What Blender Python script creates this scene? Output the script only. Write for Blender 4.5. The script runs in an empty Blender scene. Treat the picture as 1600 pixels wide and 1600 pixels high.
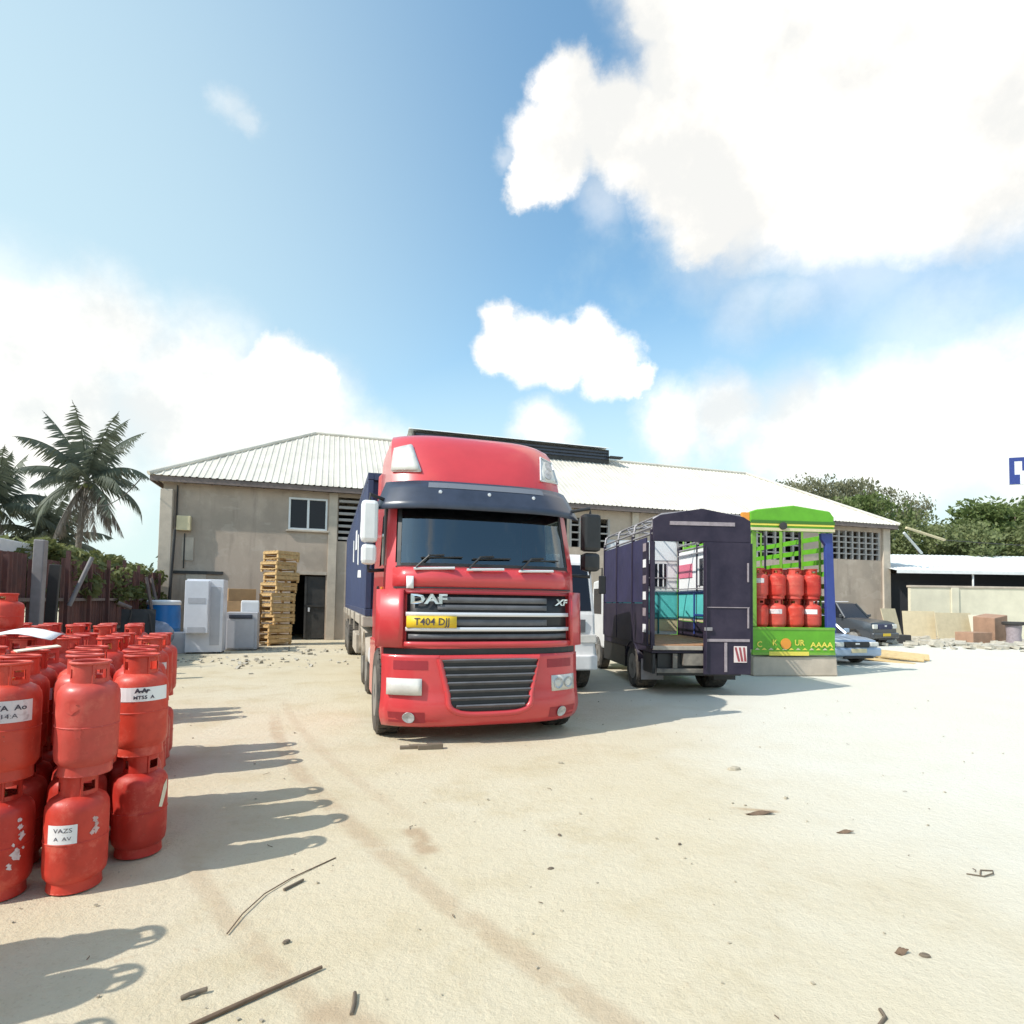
import bpy, math, random
from mathutils import Vector, Matrix
random.seed(7)
R = math.radians
sc = bpy.context.scene
COL = sc.collection

# ------------------------------------------------------------------ camera, sky, sun, exposure
ALPHA = R(17.3)                       # the yard's grid is turned by this much
cam_d = bpy.data.cameras.new('camera'); cam = bpy.data.objects.new('camera', cam_d); COL.objects.link(cam)
cam_d.sensor_width = 36; cam_d.lens = 920 / 1600 * 36; cam_d.shift_y = 100 / 1600
cam_d.clip_start = .05; cam_d.clip_end = 2000
PITCH = math.atan(40 / 920)
cam.matrix_world = Matrix.Translation((0, 0, 1.68)) @ Matrix.Rotation(math.pi / 2 + PITCH, 4, 'X') @ Matrix.Rotation(.014, 4, 'Z')
sc.camera = cam
sc.view_settings.view_transform = 'Standard'; sc.view_settings.look = 'None'
sc.view_settings.gamma = 1; sc.view_settings.use_curve_mapping = False
sc.view_settings.exposure = 1.06

SUN_AZ, SUN_EL = R(60), R(45)         # shadows fall 60 deg to the right of the view direction
sdir = Vector((-math.sin(SUN_AZ) * math.cos(SUN_EL), -math.cos(SUN_AZ) * math.cos(SUN_EL), math.sin(SUN_EL)))
sl = bpy.data.lights.new('sun', 'SUN'); sl.energy = 2.3; sl.angle = R(.53); sl.color = (1, .95, .87)
so = bpy.data.objects.new('sun', sl); COL.objects.link(so)
so.rotation_euler = sdir.to_track_quat('Z', 'Y').to_euler(); so.location = (-20, -20, 40)

W = bpy.data.worlds.new('World'); sc.world = W; W.use_nodes = True
def build_world():
    nt = W.node_tree; nt.nodes.clear(); L = nt.links
    def N(t, **k):
        n = nt.nodes.new(t)
        for a, b in k.items(): setattr(n, a, b)
        return n
    def M(op, a, b=None, c=None, clamp=False):
        n = N('ShaderNodeMath', operation=op, use_clamp=clamp)
        for i, v in enumerate((a, b, c)):
            if v is None: continue
            if isinstance(v, (int, float)): n.inputs[i].default_value = v
            else: L.new(v, n.inputs[i])
        return n.outputs[0]
    out = N('ShaderNodeOutputWorld'); bg = N('ShaderNodeBackground'); bg.inputs[1].default_value = .15
    L.new(bg.outputs[0], out.inputs[0])
    sky = N('ShaderNodeTexSky', sky_type='NISHITA'); sky.sun_disc = False
    sky.sun_elevation = SUN_EL; sky.sun_rotation = math.atan2(sdir.x, sdir.y)
    sky.air_density = 1.1; sky.dust_density = .6; sky.ozone_density = 1.5
    tc = N('ShaderNodeTexCoord'); D = tc.outputs['Generated']
    sep = N('ShaderNodeSeparateXYZ'); L.new(D, sep.inputs[0])
    # domain warp for cloud edges
    def noise(scale, detail, rough, off=0):
        mp = N('ShaderNodeMapping'); mp.inputs['Location'].default_value = (off, off * .7, off * 1.3)
        L.new(D, mp.inputs[0])
        n = N('ShaderNodeTexNoise'); n.inputs['Scale'].default_value = scale; n.inputs['Detail'].default_value = detail
        n.inputs['Roughness'].default_value = rough; L.new(mp.outputs[0], n.inputs['Vector']); return n
    nw = noise(9, 10, .66)
    sub = N('ShaderNodeVectorMath', operation='SUBTRACT'); L.new(nw.outputs['Color'], sub.inputs[0]); sub.inputs[1].default_value = (.5, .5, .5)
    scl = N('ShaderNodeVectorMath', operation='SCALE'); L.new(sub.outputs[0], scl.inputs[0]); scl.inputs['Scale'].default_value = .085
    add = N('ShaderNodeVectorMath', operation='ADD'); L.new(D, add.inputs[0]); L.new(scl.outputs[0], add.inputs[1])
    nrm = N('ShaderNodeVectorMath', operation='NORMALIZE'); L.new(add.outputs[0], nrm.inputs[0]); WD = nrm.outputs[0]
    def cloud(blobs, soft):
        cur = None
        for az, el, rad in blobs:
            d = (math.sin(R(az)) * math.cos(R(el)), math.cos(R(az)) * math.cos(R(el)), math.sin(R(el)))
            dp = N('ShaderNodeVectorMath', operation='DOT_PRODUCT'); L.new(WD, dp.inputs[0]); dp.inputs[1].default_value = d
            ac = M('ARCCOSINE', dp.outputs['Value'])
            v = M('MULTIPLY_ADD', ac, -1 / R(rad), 1.0)          # 1 at the heart of a puff, 0 at its rim
            cur = v if cur is None else M('SMOOTH_MAX', cur, v, .12)
        n = N('ShaderNodeMapRange', interpolation_type='SMOOTHSTEP'); L.new(cur, n.inputs[0])
        n.inputs[1].default_value = -soft; n.inputs[2].default_value = soft
        return n.outputs[0]
    big = cloud([(5.4, 42.0, 2.6), (6.8, 40.6, 2.8), (3.6, 38.3, 3.2), (2.2, 36.6, 2.4), (1.0, 35.9, 1.9), (9.6, 39.6, 3.4), (12.5, 38.5, 3.8), (16.9, 35.4, 4.2), (18.7, 32.4, 3.2), (16.2, 42.7, 3.2), (22.6, 36.9, 8.0), (14.6, 46.5, 3.0), (30.4, 37.8, 10.0), (26.3, 33.8, 5.0), (40.2, 34.6, 9.0), (36, 40.5, 8.0), (26.5, 43.5, 7.6), (20, 49, 7), (34, 52, 9), (50, 46, 12), (60, 36, 10)], .30)
    mid = cloud([(-1.4, 25.5, 1.9), (-1.9, 23.3, 2.0), (1.0, 23.7, 2.8), (4.6, 22.9, 2.4), (7.6, 23.7, 2.5), (9.4, 21.8, 2.5), (11.6, 20.4, 1.6), (-22.0, 20.6, 2.3), (-19.4, 19.4, 2.2), (-24, 18.5, 2.6), (-21, 17.5, 2.6)], .34)
    low = cloud([(2.9, 16.2, 2.6), (15.8, 16.6, 3.0), (19.8, 17.2, 3.4), (26.2, 15.0, 4.6), (33.3, 14.2, 5.6), (39.8, 15.0, 5.6), (-36.0, 20.0, 4.2), (-39.4, 14.2, 8.0), (-28.6, 16.0, 6.4), (-20.5, 15.2, 5.2), (-14.5, 12.5, 4.2), (50, 12, 10), (-52, 13, 10)], .62)
    faint = cloud([(22.0, 25.6, 2.6), (26.5, 25.4, 2.2), (36.8, 21.5, 5), (20.5, 30, 3.4), (31.2, 28.6, 5.5), (42, 27, 5), (-27.2, 37.6, 1.0), (-25.8, 37.3, .8), (-1.2, 37.6, .8), (-.4, 36.6, .7), (8.6, 35.2, 2.0)], .8)
    # the rest of the sky goes on with the same kind of broken cumulus
    n2 = noise(2.1, 9, .55, 3.1)
    az_f = N('ShaderNodeMapRange'); L.new(sep.outputs[1], az_f.inputs[0]); az_f.inputs[1].default_value = .35; az_f.inputs[2].default_value = .05
    rest = N('ShaderNodeMapRange', interpolation_type='SMOOTHSTEP'); L.new(n2.outputs[0], rest.inputs[0]); rest.inputs[1].default_value = .52; rest.inputs[2].default_value = .66
    rest_o = M('MULTIPLY', rest.outputs[0], az_f.outputs[0])
    wisp_n = noise(3.4, 7, .6, 8.2)
    wisp = N('ShaderNodeMapRange', interpolation_type='SMOOTHSTEP'); L.new(wisp_n.outputs[0], wisp.inputs[0]); wisp.inputs[1].default_value = .48; wisp.inputs[2].default_value = .75
    wisp.inputs[4].default_value = .35
    # pale haze: thicker to the horizon and towards the sun's side
    hz = N('ShaderNodeMapRange', interpolation_type='SMOOTHSTEP'); L.new(sep.outputs[2], hz.inputs[0]); hz.inputs[1].default_value = .50; hz.inputs[2].default_value = .08
    sd = N('ShaderNodeVectorMath', operation='DOT_PRODUCT'); L.new(D, sd.inputs[0]); sd.inputs[1].default_value = (-.87, .45, .2)
    sg = N('ShaderNodeMapRange', interpolation_type='SMOOTHSTEP'); L.new(sd.outputs['Value'], sg.inputs[0]); sg.inputs[1].default_value = .36; sg.inputs[2].default_value = 1.02
    haze = M('MAXIMUM', M('MULTIPLY', hz.outputs[0], .92), M('MULTIPLY', sg.outputs[0], .72))
    cm = M('MAXIMUM', big, mid); cm = M('MAXIMUM', cm, M('MULTIPLY', low, .86)); cm = M('MAXIMUM', cm, M('MULTIPLY', faint, .3)); cm = M('MAXIMUM', cm, rest_o)
    tint = N('ShaderNodeMix', data_type='RGBA', blend_type='MULTIPLY'); tint.inputs[0].default_value = 1
    L.new(sky.outputs[0], tint.inputs[6]); tint.inputs[7].default_value = (.70, .86, .80, 1)
    m1 = N('ShaderNodeMix', data_type='RGBA'); L.new(M('MAXIMUM', haze, wisp.outputs[0]), m1.inputs[0]); L.new(tint.outputs[2], m1.inputs[6]); m1.inputs[7].default_value = (2.4, 2.95, 2.95, 1)
    m2 = N('ShaderNodeMix', data_type='RGBA'); L.new(cm, m2.inputs[0]); L.new(m1.outputs[2], m2.inputs[6]); 
    cn = noise(4.2, 8, .6, 5.5); cr = N('ShaderNodeMapRange', interpolation_type='SMOOTHSTEP'); L.new(cn.outputs[0], cr.inputs[0]); cr.inputs[1].default_value = .36; cr.inputs[2].default_value = .60
    cc = N('ShaderNodeMix', data_type='RGBA'); L.new(cr.outputs[0], cc.inputs[0]); cc.inputs[6].default_value = (3.0, 3.0, 2.92, 1); cc.inputs[7].default_value = (4.9, 4.55, 4.1, 1); L.new(cc.outputs[2], m2.inputs[7])
    L.new(m2.outputs[2], bg.inputs[0])
build_world()

# ------------------------------------------------------------------ helpers
class MB:
    def __init__(s): s.v = []; s.f = []
    def add(s, vs, fs):
        b = len(s.v); s.v += [tuple(p) for p in vs]; s.f += [tuple(i + b for i in f) for f in fs]; return s
    def quad(s, a, b, c, d): return s.add([a, b, c, d], [(0, 1, 2, 3)])
    def box(s, x0, x1, y0, y1, z0, z1, m=None):
        vs = [(x, y, z) for x in (x0, x1) for y in (y0, y1) for z in (z0, z1)]
        if m is not None: vs = [m @ Vector(p) for p in vs]
        return s.add(vs, [(0, 1, 3, 2), (4, 6, 7, 5), (0, 4, 5, 1), (2, 3, 7, 6), (0, 2, 6, 4), (1, 5, 7, 3)])
    def tube(s, pts, r, n=8, cap=True, r1=None):
        pts = [Vector(p) for p in pts]; k = len(pts); vs = []; fs = []
        prev = None
        for i, p in enumerate(pts):
            d = (pts[min(i + 1, k - 1)] - pts[max(i - 1, 0)]).normalized()
            if prev is None:
                a = d.orthogonal().normalized()
            else:
                a = (prev - d * prev.dot(d))
                a = a.normalized() if a.length > 1e-6 else d.orthogonal().normalized()
            prev = a; b = d.cross(a)
            rr = r if r1 is None else r + (r1 - r) * i / max(1, k - 1)
            for j in range(n):
                t = 2 * math.pi * j / n; vs.append(p + (a * math.cos(t) + b * math.sin(t)) * rr)
        for i in range(k - 1):
            for j in range(n):
                j2 = (j + 1) % n; fs.append((i * n + j, i * n + j2, (i + 1) * n + j2, (i + 1) * n + j))
        if cap: fs.append(tuple(reversed(range(n)))); fs.append(tuple((k - 1) * n + j for j in range(n)))
        return s.add(vs, fs)
    def ring(s, c, axis, Rr, r, n=24, m=6):
        c = Vector(c); axis = Vector(axis).normalized(); a = axis.orthogonal().normalized(); b = axis.cross(a)
        vs = []; fs = []
        for i in range(n):
            t = 2 * math.pi * i / n; e = a * math.cos(t) + b * math.sin(t)
            for j in range(m):
                q = 2 * math.pi * j / m; vs.append(c + e * (Rr + r * math.cos(q)) + axis * r * math.sin(q))
        for i in range(n):
            for j in range(m):
                i2 = (i + 1) % n; j2 = (j + 1) % m; fs.append((i * m + j, i2 * m + j, i2 * m + j2, i * m + j2))
        return s.add(vs, fs)
    def lathe(s, prof, n=24, axis='z', cap=True, c=(0, 0, 0)):
        vs = []; fs = []; k = len(prof)
        for (r, z) in prof:
            for j in range(n):
                t = 2 * math.pi * j / n; x, y = r * math.cos(t), r * math.sin(t)
                p = (x, y, z) if axis == 'z' else ((z, x, y) if axis == 'x' else (y, z, x))
                vs.append((p[0] + c[0], p[1] + c[1], p[2] + c[2]))
        for i in range(k - 1):
            for j in range(n):
                j2 = (j + 1) % n; fs.append((i * n + j, i * n + j2, (i + 1) * n + j2, (i + 1) * n + j))
        if cap:
            fs.append(tuple(reversed(range(n)))); fs.append(tuple((k - 1) * n + j for j in range(n)))
        return s.add(vs, fs)
    def prism(s, pts, d):
        """closed polygon pts (3-D) pushed along the vector d"""
        n = len(pts); d = Vector(d); a = [Vector(p) for p in pts]; b = [p + d for p in a]
        fs = [tuple(reversed(range(n))), tuple(n + i for i in range(n))]
        for i in range(n): j = (i + 1) % n; fs.append((i, j, n + j, n + i))
        return s.add(a + b, fs)
    def grid(s, fn, us, vs_, skip=None):
        vv = [fn(u, v) for v in vs_ for u in us]; nu = len(us); fs = []
        for j in range(len(vs_) - 1):
            for i in range(nu - 1):
                if skip and skip(i, j): continue
                fs.append((j * nu + i, j * nu + i + 1, (j + 1) * nu + i + 1, (j + 1) * nu + i))
        return s.add(vv, fs)
    def mesh(s, name, smooth=None):
        me = bpy.data.meshes.new(name); me.from_pydata([tuple(p) for p in s.v], [], s.f)
        me.validate(); me.update()
        if smooth is not None:
            for p in me.polygons: p.use_smooth = True
            me.set_sharp_from_angle(angle=R(smooth))
        return me
    def build(s, name, m, parent=None, smooth=None, bevel=0, solid=0, loc=None, normals=True):
        me = s.mesh(name, smooth)
        if normals: fixn(me)
        me.materials.append(m)
        o = bpy.data.objects.new(name, me); COL.objects.link(o)
        if parent: o.parent = parent
        if loc: o.location = loc
        if solid:
            md = o.modifiers.new('thickness', 'SOLIDIFY'); md.thickness = abs(solid); md.offset = -1 if solid > 0 else 1
        if bevel:
            md = o.modifiers.new('edges', 'BEVEL'); md.width = bevel; md.segments = 2; md.limit_method = 'ANGLE'; md.angle_limit = R(40)
            md.harden_normals = False
        return o
import bmesh
def fixn(me):
    bm = bmesh.new(); bm.from_mesh(me); bmesh.ops.recalc_face_normals(bm, faces=bm.faces); bm.to_mesh(me); bm.free()
def tag(o, label=None, cat=None, group=None, kind=None):
    if label: o['label'] = label
    if cat: o['category'] = cat
    if group: o['group'] = group
    if kind: o['kind'] = kind
    return o
def empty(name, loc=(0, 0, 0), rz=0, label=None, cat=None, group=None):
    o = bpy.data.objects.new(name, None); COL.objects.link(o); o.location = loc; o.rotation_euler = (0, 0, rz); o.empty_display_size = .2
    return tag(o, label, cat, group)
KIDS = {}
def copy_tree(o, parent=None):
    c = o.copy(); COL.objects.link(c)
    if parent is not None: c.parent = parent
    for ch in list(o.children): copy_tree(ch, c)
    return c
def lin(a, b, n): return [a + (b - a) * i / (n - 1) for i in range(n)]

def mat(name, col, rough=.6, metal=0, var=.0, scale=3.0, col2=None, bump=0, bscale=40, spec=.5, coat=0, obj=True, detail=4, lo=.35, hi=.7):
    m = bpy.data.materials.new(name); m.use_nodes = True; nt = m.node_tree; b = nt.nodes['Principled BSDF']
    b.inputs['Roughness'].default_value = rough; b.inputs['Metallic'].default_value = metal
    b.inputs['Specular IOR Level'].default_value = spec
    if coat: b.inputs['Coat Weight'].default_value = coat; b.inputs['Coat Roughness'].default_value = .08
    c = (*col, 1)
    b.inputs['Base Color'].default_value = c
    tc = nt.nodes.new('ShaderNodeTexCoord'); src = tc.outputs['Object']
    if var or col2:
        n = nt.nodes.new('ShaderNodeTexNoise'); n.inputs['Scale'].default_value = scale; n.inputs['Detail'].default_value = detail; n.inputs['Roughness'].default_value = .6
        nt.links.new(src, n.inputs['Vector'])
        r = nt.nodes.new('ShaderNodeMapRange'); r.inputs[1].default_value = lo; r.inputs[2].default_value = hi
        nt.links.new(n.outputs[0], r.inputs[0])
        mx = nt.nodes.new('ShaderNodeMix'); mx.data_type = 'RGBA'
        nt.links.new(r.outputs[0], mx.inputs[0]); mx.inputs[6].default_value = c
        mx.inputs[7].default_value = (*(col2 or [x * (1 - var) for x in col]), 1)
        nt.links.new(mx.outputs[2], b.inputs['Base Color'])
    if bump:
        n = nt.nodes.new('ShaderNodeTexNoise'); n.inputs['Scale'].default_value = bscale; n.inputs['Detail'].default_value = 5
        nt.links.new(src, n.inputs['Vector'])
        bp = nt.nodes.new('ShaderNodeBump'); bp.inputs['Strength'].default_value = bump; bp.inputs['Distance'].default_value = .02
        nt.links.new(n.outputs[0], bp.inputs['Height']); nt.links.new(bp.outputs[0], b.inputs['Normal'])
    return m
def glass(name, tint, refl=.5):
    m = bpy.data.materials.new(name); m.use_nodes = True; nt = m.node_tree; nt.nodes.clear()
    o = nt.nodes.new('ShaderNodeOutputMaterial'); mx = nt.nodes.new('ShaderNodeMixShader')
    t = nt.nodes.new('ShaderNodeBsdfTransparent'); t.inputs[0].default_value = (*tint, 1)
    g = nt.nodes.new('ShaderNodeBsdfGlossy'); g.inputs['Roughness'].default_value = .03; g.inputs[0].default_value = (refl, refl * 1.05, refl * 1.08, 1)
    f = nt.nodes.new('ShaderNodeFresnel'); f.inputs[0].default_value = 2.2
    nt.links.new(f.outputs[0], mx.inputs[0]); nt.links.new(t.outputs[0], mx.inputs[1]); nt.links.new(g.outputs[0], mx.inputs[2])
    nt.links.new(mx.outputs[0], o.inputs[0]); return m

MT = {}
MT['red_paint'] = mat('red_truck_paint', (.60, .052, .058), .34, var=.14, scale=1.6, coat=.5)
MT['red_dark'] = mat('darker_red', (.30, .02, .03), .5)
MT['visor'] = mat('grey_visor_plastic', (.045, .055, .085), .3, var=.3, scale=4)
MT['black'] = mat('black_plastic', (.02, .02, .022), .5, var=.3, scale=8)
MT['dark_grille'] = mat('grille_grey', (.13, .13, .14), .45, var=.3, scale=6)
MT['silver'] = mat('silver_trim', (.72, .72, .74), .35, .3)
MT['chrome'] = mat('chrome', (.8, .8, .82), .15, 1)
MT['lamp'] = mat('lamp_lens', (.68, .66, .61), .12, var=.25, scale=5, coat=.6)
MT['lamp_dark'] = mat('lamp_reflector', (.52, .53, .55), .2, .25, var=.5, scale=18)
MT['tyre'] = mat('tyre_rubber', (.03, .029, .028), .85, col2=(.13, .11, .09), scale=5, bump=.3)
MT['rim'] = mat('wheel_rim', (.32, .30, .28), .5, .3, var=.4, scale=8)
MT['white_paint'] = mat('white_paint', (.78, .78, .77), .4, var=.12, scale=4)
MT['white_plain'] = mat('white_vinyl', (.80, .80, .80), .5)
MT['yellow'] = mat('plate_yellow', (.75, .50, .03), .45)
MT['amber'] = mat('amber_lens', (.80, .30, .04), .3)
MT['glass'] = glass('cab_glass', (.34, .40, .40), .9)
MT['dark_glass'] = mat('dark_glass', (.012, .014, .022), .12, spec=.3)
MT['seat'] = mat('seat_fabric', (.045, .05, .06), .9)
MT['navy'] = mat('navy_paint', (.028, .035, .10), .45, var=.4, scale=3)
MT['navy_tarp'] = mat('navy_tarpaulin', (.035, .032, .09), .5, var=.35, scale=2, bump=.4, bscale=6)
MT['blue_box'] = mat('blue_container_paint', (.05, .065, .135), .5, var=.3, scale=2)
MT['chassis'] = mat('dusty_chassis', (.10, .09, .08), .8, col2=(.30, .26, .21), scale=3)
MT['beige_steel'] = mat('beige_dusty_steel', (.45, .39, .32), .7, var=.3, scale=5)
MT['blackbody'] = mat('black_body_paint', (.019, .015, .032), .55, col2=(.044, .034, .056), scale=2, spec=.3)
MT['frame_steel'] = mat('grey_cage_steel', (.33, .31, .32), .5, .2, var=.3, scale=5)
MT['tape'] = mat('grey_reflective_tape', (.36, .30, .32), .5, var=.3, scale=12)
MT['green'] = mat('lime_green_paint', (.13, .42, .02), .4, var=.2, scale=3)
MT['green2'] = mat('leaf_green_paint', (.20, .40, .05), .5, var=.3, scale=3)
MT['lettering_yellow'] = mat('yellow_lettering', (.80, .66, .10), .5)
MT['cream'] = mat('cream_paint', (.68, .58, .36), .5, var=.15, scale=4)
MT['blue_post'] = mat('blue_post_paint', (.035, .06, .26), .4, var=.2, scale=5)
MT['turquoise'] = mat('turquoise_paint', (.12, .56, .54), .45, var=.15, scale=4)
MT['pink'] = mat('pink_panel', (.66, .16, .24), .5)
MT['orange_wood'] = mat('orange_brown_boards', (.48, .24, .11), .6, var=.25, scale=6)
MT['pallet'] = mat('pallet_wood', (.66, .43, .19), .75, var=.35, scale=9, bump=.3)
MT['plank'] = mat('yellow_plank_wood', (.62, .45, .22), .7, var=.25, scale=7)
MT['cardboard'] = mat('cardboard', (.48, .29, .14), .8, var=.2, scale=5)
MT['ply'] = mat('plywood_board', (.60, .50, .33), .75, var=.15, scale=4)
MT['brownbox'] = mat('brown_board', (.40, .24, .16), .8, var=.2, scale=4)
def wall_render():
    m = mat('weathered_cement_render', (.47, .375, .30), .92, bump=.4, bscale=22); nt = m.node_tree; b = nt.nodes['Principled BSDF']; L = nt.links
    tc = nt.nodes.new('ShaderNodeTexCoord').outputs['Object']
    def noise(s, d, st=(1, 1, 1), r=.6):
        mp = nt.nodes.new('ShaderNodeMapping'); mp.inputs['Scale'].default_value = st; L.new(tc, mp.inputs[0]); n = nt.nodes.new('ShaderNodeTexNoise'); n.inputs['Scale'].default_value = s; n.inputs['Detail'].default_value = d; n.inputs['Roughness'].default_value = r; L.new(mp.outputs[0], n.inputs[0]); return n.outputs[0]
    def mr(v, a, c, o1=1):
        n = nt.nodes.new('ShaderNodeMapRange'); n.interpolation_type = 'SMOOTHSTEP'; L.new(v, n.inputs[0]); n.inputs[1].default_value = a; n.inputs[2].default_value = c; n.inputs[4].default_value = o1; return n.outputs[0]
    cur = (.47, .375, .30)
    for f, c in ((mr(noise(.55, 7), .40, .66), (.37, .30, .24)), (mr(noise(1.6, 8, (1, 1, .6), .65), .52, .70, .7), (.55, .455, .37)), (mr(noise(2.6, 7, (1, 1, .10), .6), .54, .74, .65), (.24, .19, .155)), (mr(noise(9, 6, (1, 1, 1), .7), .62, .74, .5), (.28, .225, .18)), (mr(noise(.9, 3, (1.2, 1, 2.2), .4), .60, .63, .30), (.56, .47, .39))):
        n = nt.nodes.new('ShaderNodeMix'); n.data_type = 'RGBA'; L.new(f, n.inputs[0])
        if isinstance(cur, tuple): n.inputs[6].default_value = (*cur, 1)
        else: L.new(cur, n.inputs[6])
        n.inputs[7].default_value = (*c, 1); cur = n.outputs[2]
    L.new(cur, b.inputs['Base Color']); return m
MT['concrete'] = wall_render() if True else mat('cement_render', (.47, .375, .30), .9, col2=(.36, .285, .225), scale=.8, bump=.35, bscale=25, detail=8)
MT['concrete_pale'] = mat('pale_cement_column', (.56, .475, .385), .9, var=.25, scale=2, bump=.3)
MT['block'] = mat('breeze_block', (.40, .37, .35), .9, var=.2, scale=4, bump=.3)
MT['yard_wall'] = mat('cream_yard_wall_render', (.70, .645, .50), .9, var=.15, scale=1.2, bump=.3)
MT['wall_dark'] = mat('dark_void_shade', (.03, .03, .035), .9)  # near-black colour stands in for the shade inside openings
MT['roof'] = mat('galvanised_roof_sheet', (.70, .65, .56), .55, .0, var=.22, scale=.9, detail=8)
MT['roof2'] = mat('white_roof_sheet', (.70, .74, .74), .45, .1, var=.1, scale=1)
MT['steel_dark'] = mat('dark_steel', (.045, .042, .04), .6, var=.4, scale=3)
MT['rust'] = mat('rusty_brown_sheet', (.15, .058, .045), .65, col2=(.075, .038, .038), scale=2.5, detail=8, bump=.2)
MT['rail'] = mat('grey_brown_timber', (.20, .155, .14), .8, var=.3, scale=6)
MT['post_grey'] = mat('grey_post', (.27, .25, .25), .7, var=.25, scale=4)
MT['drum'] = mat('blue_drum_plastic', (.015, .20, .55), .35, var=.2, scale=3)
MT['fridge'] = mat('white_enamel', (.74, .74, .78), .4, var=.08, scale=5)
MT['fridge_grey'] = mat('grey_enamel', (.50, .50, .53), .5, var=.1, scale=5)
MT['cyl'] = mat('red_cylinder_paint', (.47, .028, .020), .40, col2=(.33, .018, .014), scale=6, bump=.08, bscale=14, detail=7)
MT['cyl_pale'] = mat('faded_red_cylinder_paint', (.56, .075, .055), .5, col2=(.45, .04, .03), scale=5, bump=.08, bscale=14, detail=7)
def cyl_paint(name, c1, c2, dirt):
    m = bpy.data.materials.new(name); m.use_nodes = True; nt = m.node_tree; b = nt.nodes['Principled BSDF']; L = nt.links
    tc = nt.nodes.new('ShaderNodeTexCoord').outputs['Object']; oi = nt.nodes.new('ShaderNodeObjectInfo')
    wn = nt.nodes.new('ShaderNodeTexWhiteNoise'); wn.noise_dimensions = '3D'; L.new(oi.outputs['Location'], wn.inputs['Vector'])
    sc_ = nt.nodes.new('ShaderNodeVectorMath'); sc_.operation = 'MULTIPLY_ADD'; L.new(wn.outputs['Color'], sc_.inputs[0]); sc_.inputs[1].default_value = (9, 9, 9); L.new(tc, sc_.inputs[2]); P_ = sc_.outputs[0]
    def noise(s, d, r=.6):
        n = nt.nodes.new('ShaderNodeTexNoise'); n.inputs['Scale'].default_value = s; n.inputs['Detail'].default_value = d; n.inputs['Roughness'].default_value = r; L.new(P_, n.inputs['Vector']); return n.outputs[0]
    def mr(v, a, c, o0=0, o1=1):
        n = nt.nodes.new('ShaderNodeMapRange'); n.interpolation_type = 'SMOOTHSTEP'; L.new(v, n.inputs[0])
        for i, x in ((1, a), (2, c), (3, o0), (4, o1)): n.inputs[i].default_value = x
        return n.outputs[0]
    def mix(f, a, c):
        n = nt.nodes.new('ShaderNodeMix'); n.data_type = 'RGBA'; L.new(f, n.inputs[0])
        for i, x in ((6, a), (7, c)):
            if isinstance(x, tuple): n.inputs[i].default_value = (*x, 1)
            else: L.new(x, n.inputs[i])
        return n.outputs[2]
    base = mix(wn.outputs['Value'], c1, c2)
    base = mix(mr(noise(4.5, 6), .42, .70, 0, .55), base, tuple(x * .62 for x in c1))
    base = mix(mr(noise(6, 8, .72), .50, .68, 0, .6), base, (.66, .15, .10))
    base = mix(mr(noise(22, 7, .7), .64, .72, 0, dirt), base, (.20, .055, .035))
    base = mix(mr(noise(40, 4, .6), .70, .76, 0, .6), base, (.62, .42, .36))
    L.new(base, b.inputs['Base Color'])
    L.new(mr(noise(6, 6), .3, .7, .34, .62), b.inputs['Roughness']); b.inputs['Specular IOR Level'].default_value = .45
    bp_ = nt.nodes.new('ShaderNodeBump'); bp_.inputs['Strength'].default_value = .45; bp_.inputs['Distance'].default_value = .012; L.new(noise(7, 3, .5), bp_.inputs['Height']); L.new(bp_.outputs[0], b.inputs['Normal'])
    return m
MT['cyl'] = cyl_paint('red_cylinder_enamel', (.52, .034, .022), (.60, .062, .034), .7)
MT['cyl_pale'] = cyl_paint('faded_red_cylinder_enamel', (.60, .085, .06), (.54, .065, .05), .5)
MT['cyl_hole'] = mat('dark_valve', (.10, .03, .02), .7)
MT['brass'] = mat('valve_brass', (.55, .38, .15), .4, .8)
MT['sticker'] = mat('worn_white_sticker', (.66, .60, .60), .6, col2=(.42, .34, .34), scale=26, detail=3, lo=.5, hi=.72)
MT['ink'] = mat('dark_print', (.06, .05, .07), .7)
MT['scuff'] = mat('bare_paint_scuff', (.62, .42, .40), .7, var=.3, scale=30)
MT['paper'] = mat('cream_paper', (.74, .66, .50), .8)
MT['trunk'] = mat('tree_bark', (.20, .16, .12), .9, var=.3, scale=6, bump=.5)
MT['palm_trunk'] = mat('palm_bark', (.19, .17, .15), .9, var=.3, scale=8, bump=.5)
MT['litter'] = mat('dark_litter', (.16, .125, .09), .9)
MT['stick'] = mat('dry_stick', (.17, .11, .07), .85, var=.3, scale=20)
MT['stone'] = mat('pale_stone', (.47, .41, .31), .9, var=.35, scale=30)
MT['rubble'] = mat('pale_rubble', (.50, .46, .38), .95, var=.3, scale=5)
MT['pink_dusty'] = mat('red_white_plate', (.70, .60, .58), .5)
MT['maroon'] = mat('maroon_stripe', (.30, .06, .07), .5)
MT['car_blue'] = mat('silver_blue_car_paint', (.30, .38, .50), .3, .3, coat=.4)
MT['car_dark'] = mat('dark_grey_car_paint', (.05, .055, .065), .3, .3, coat=.5)
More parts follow.
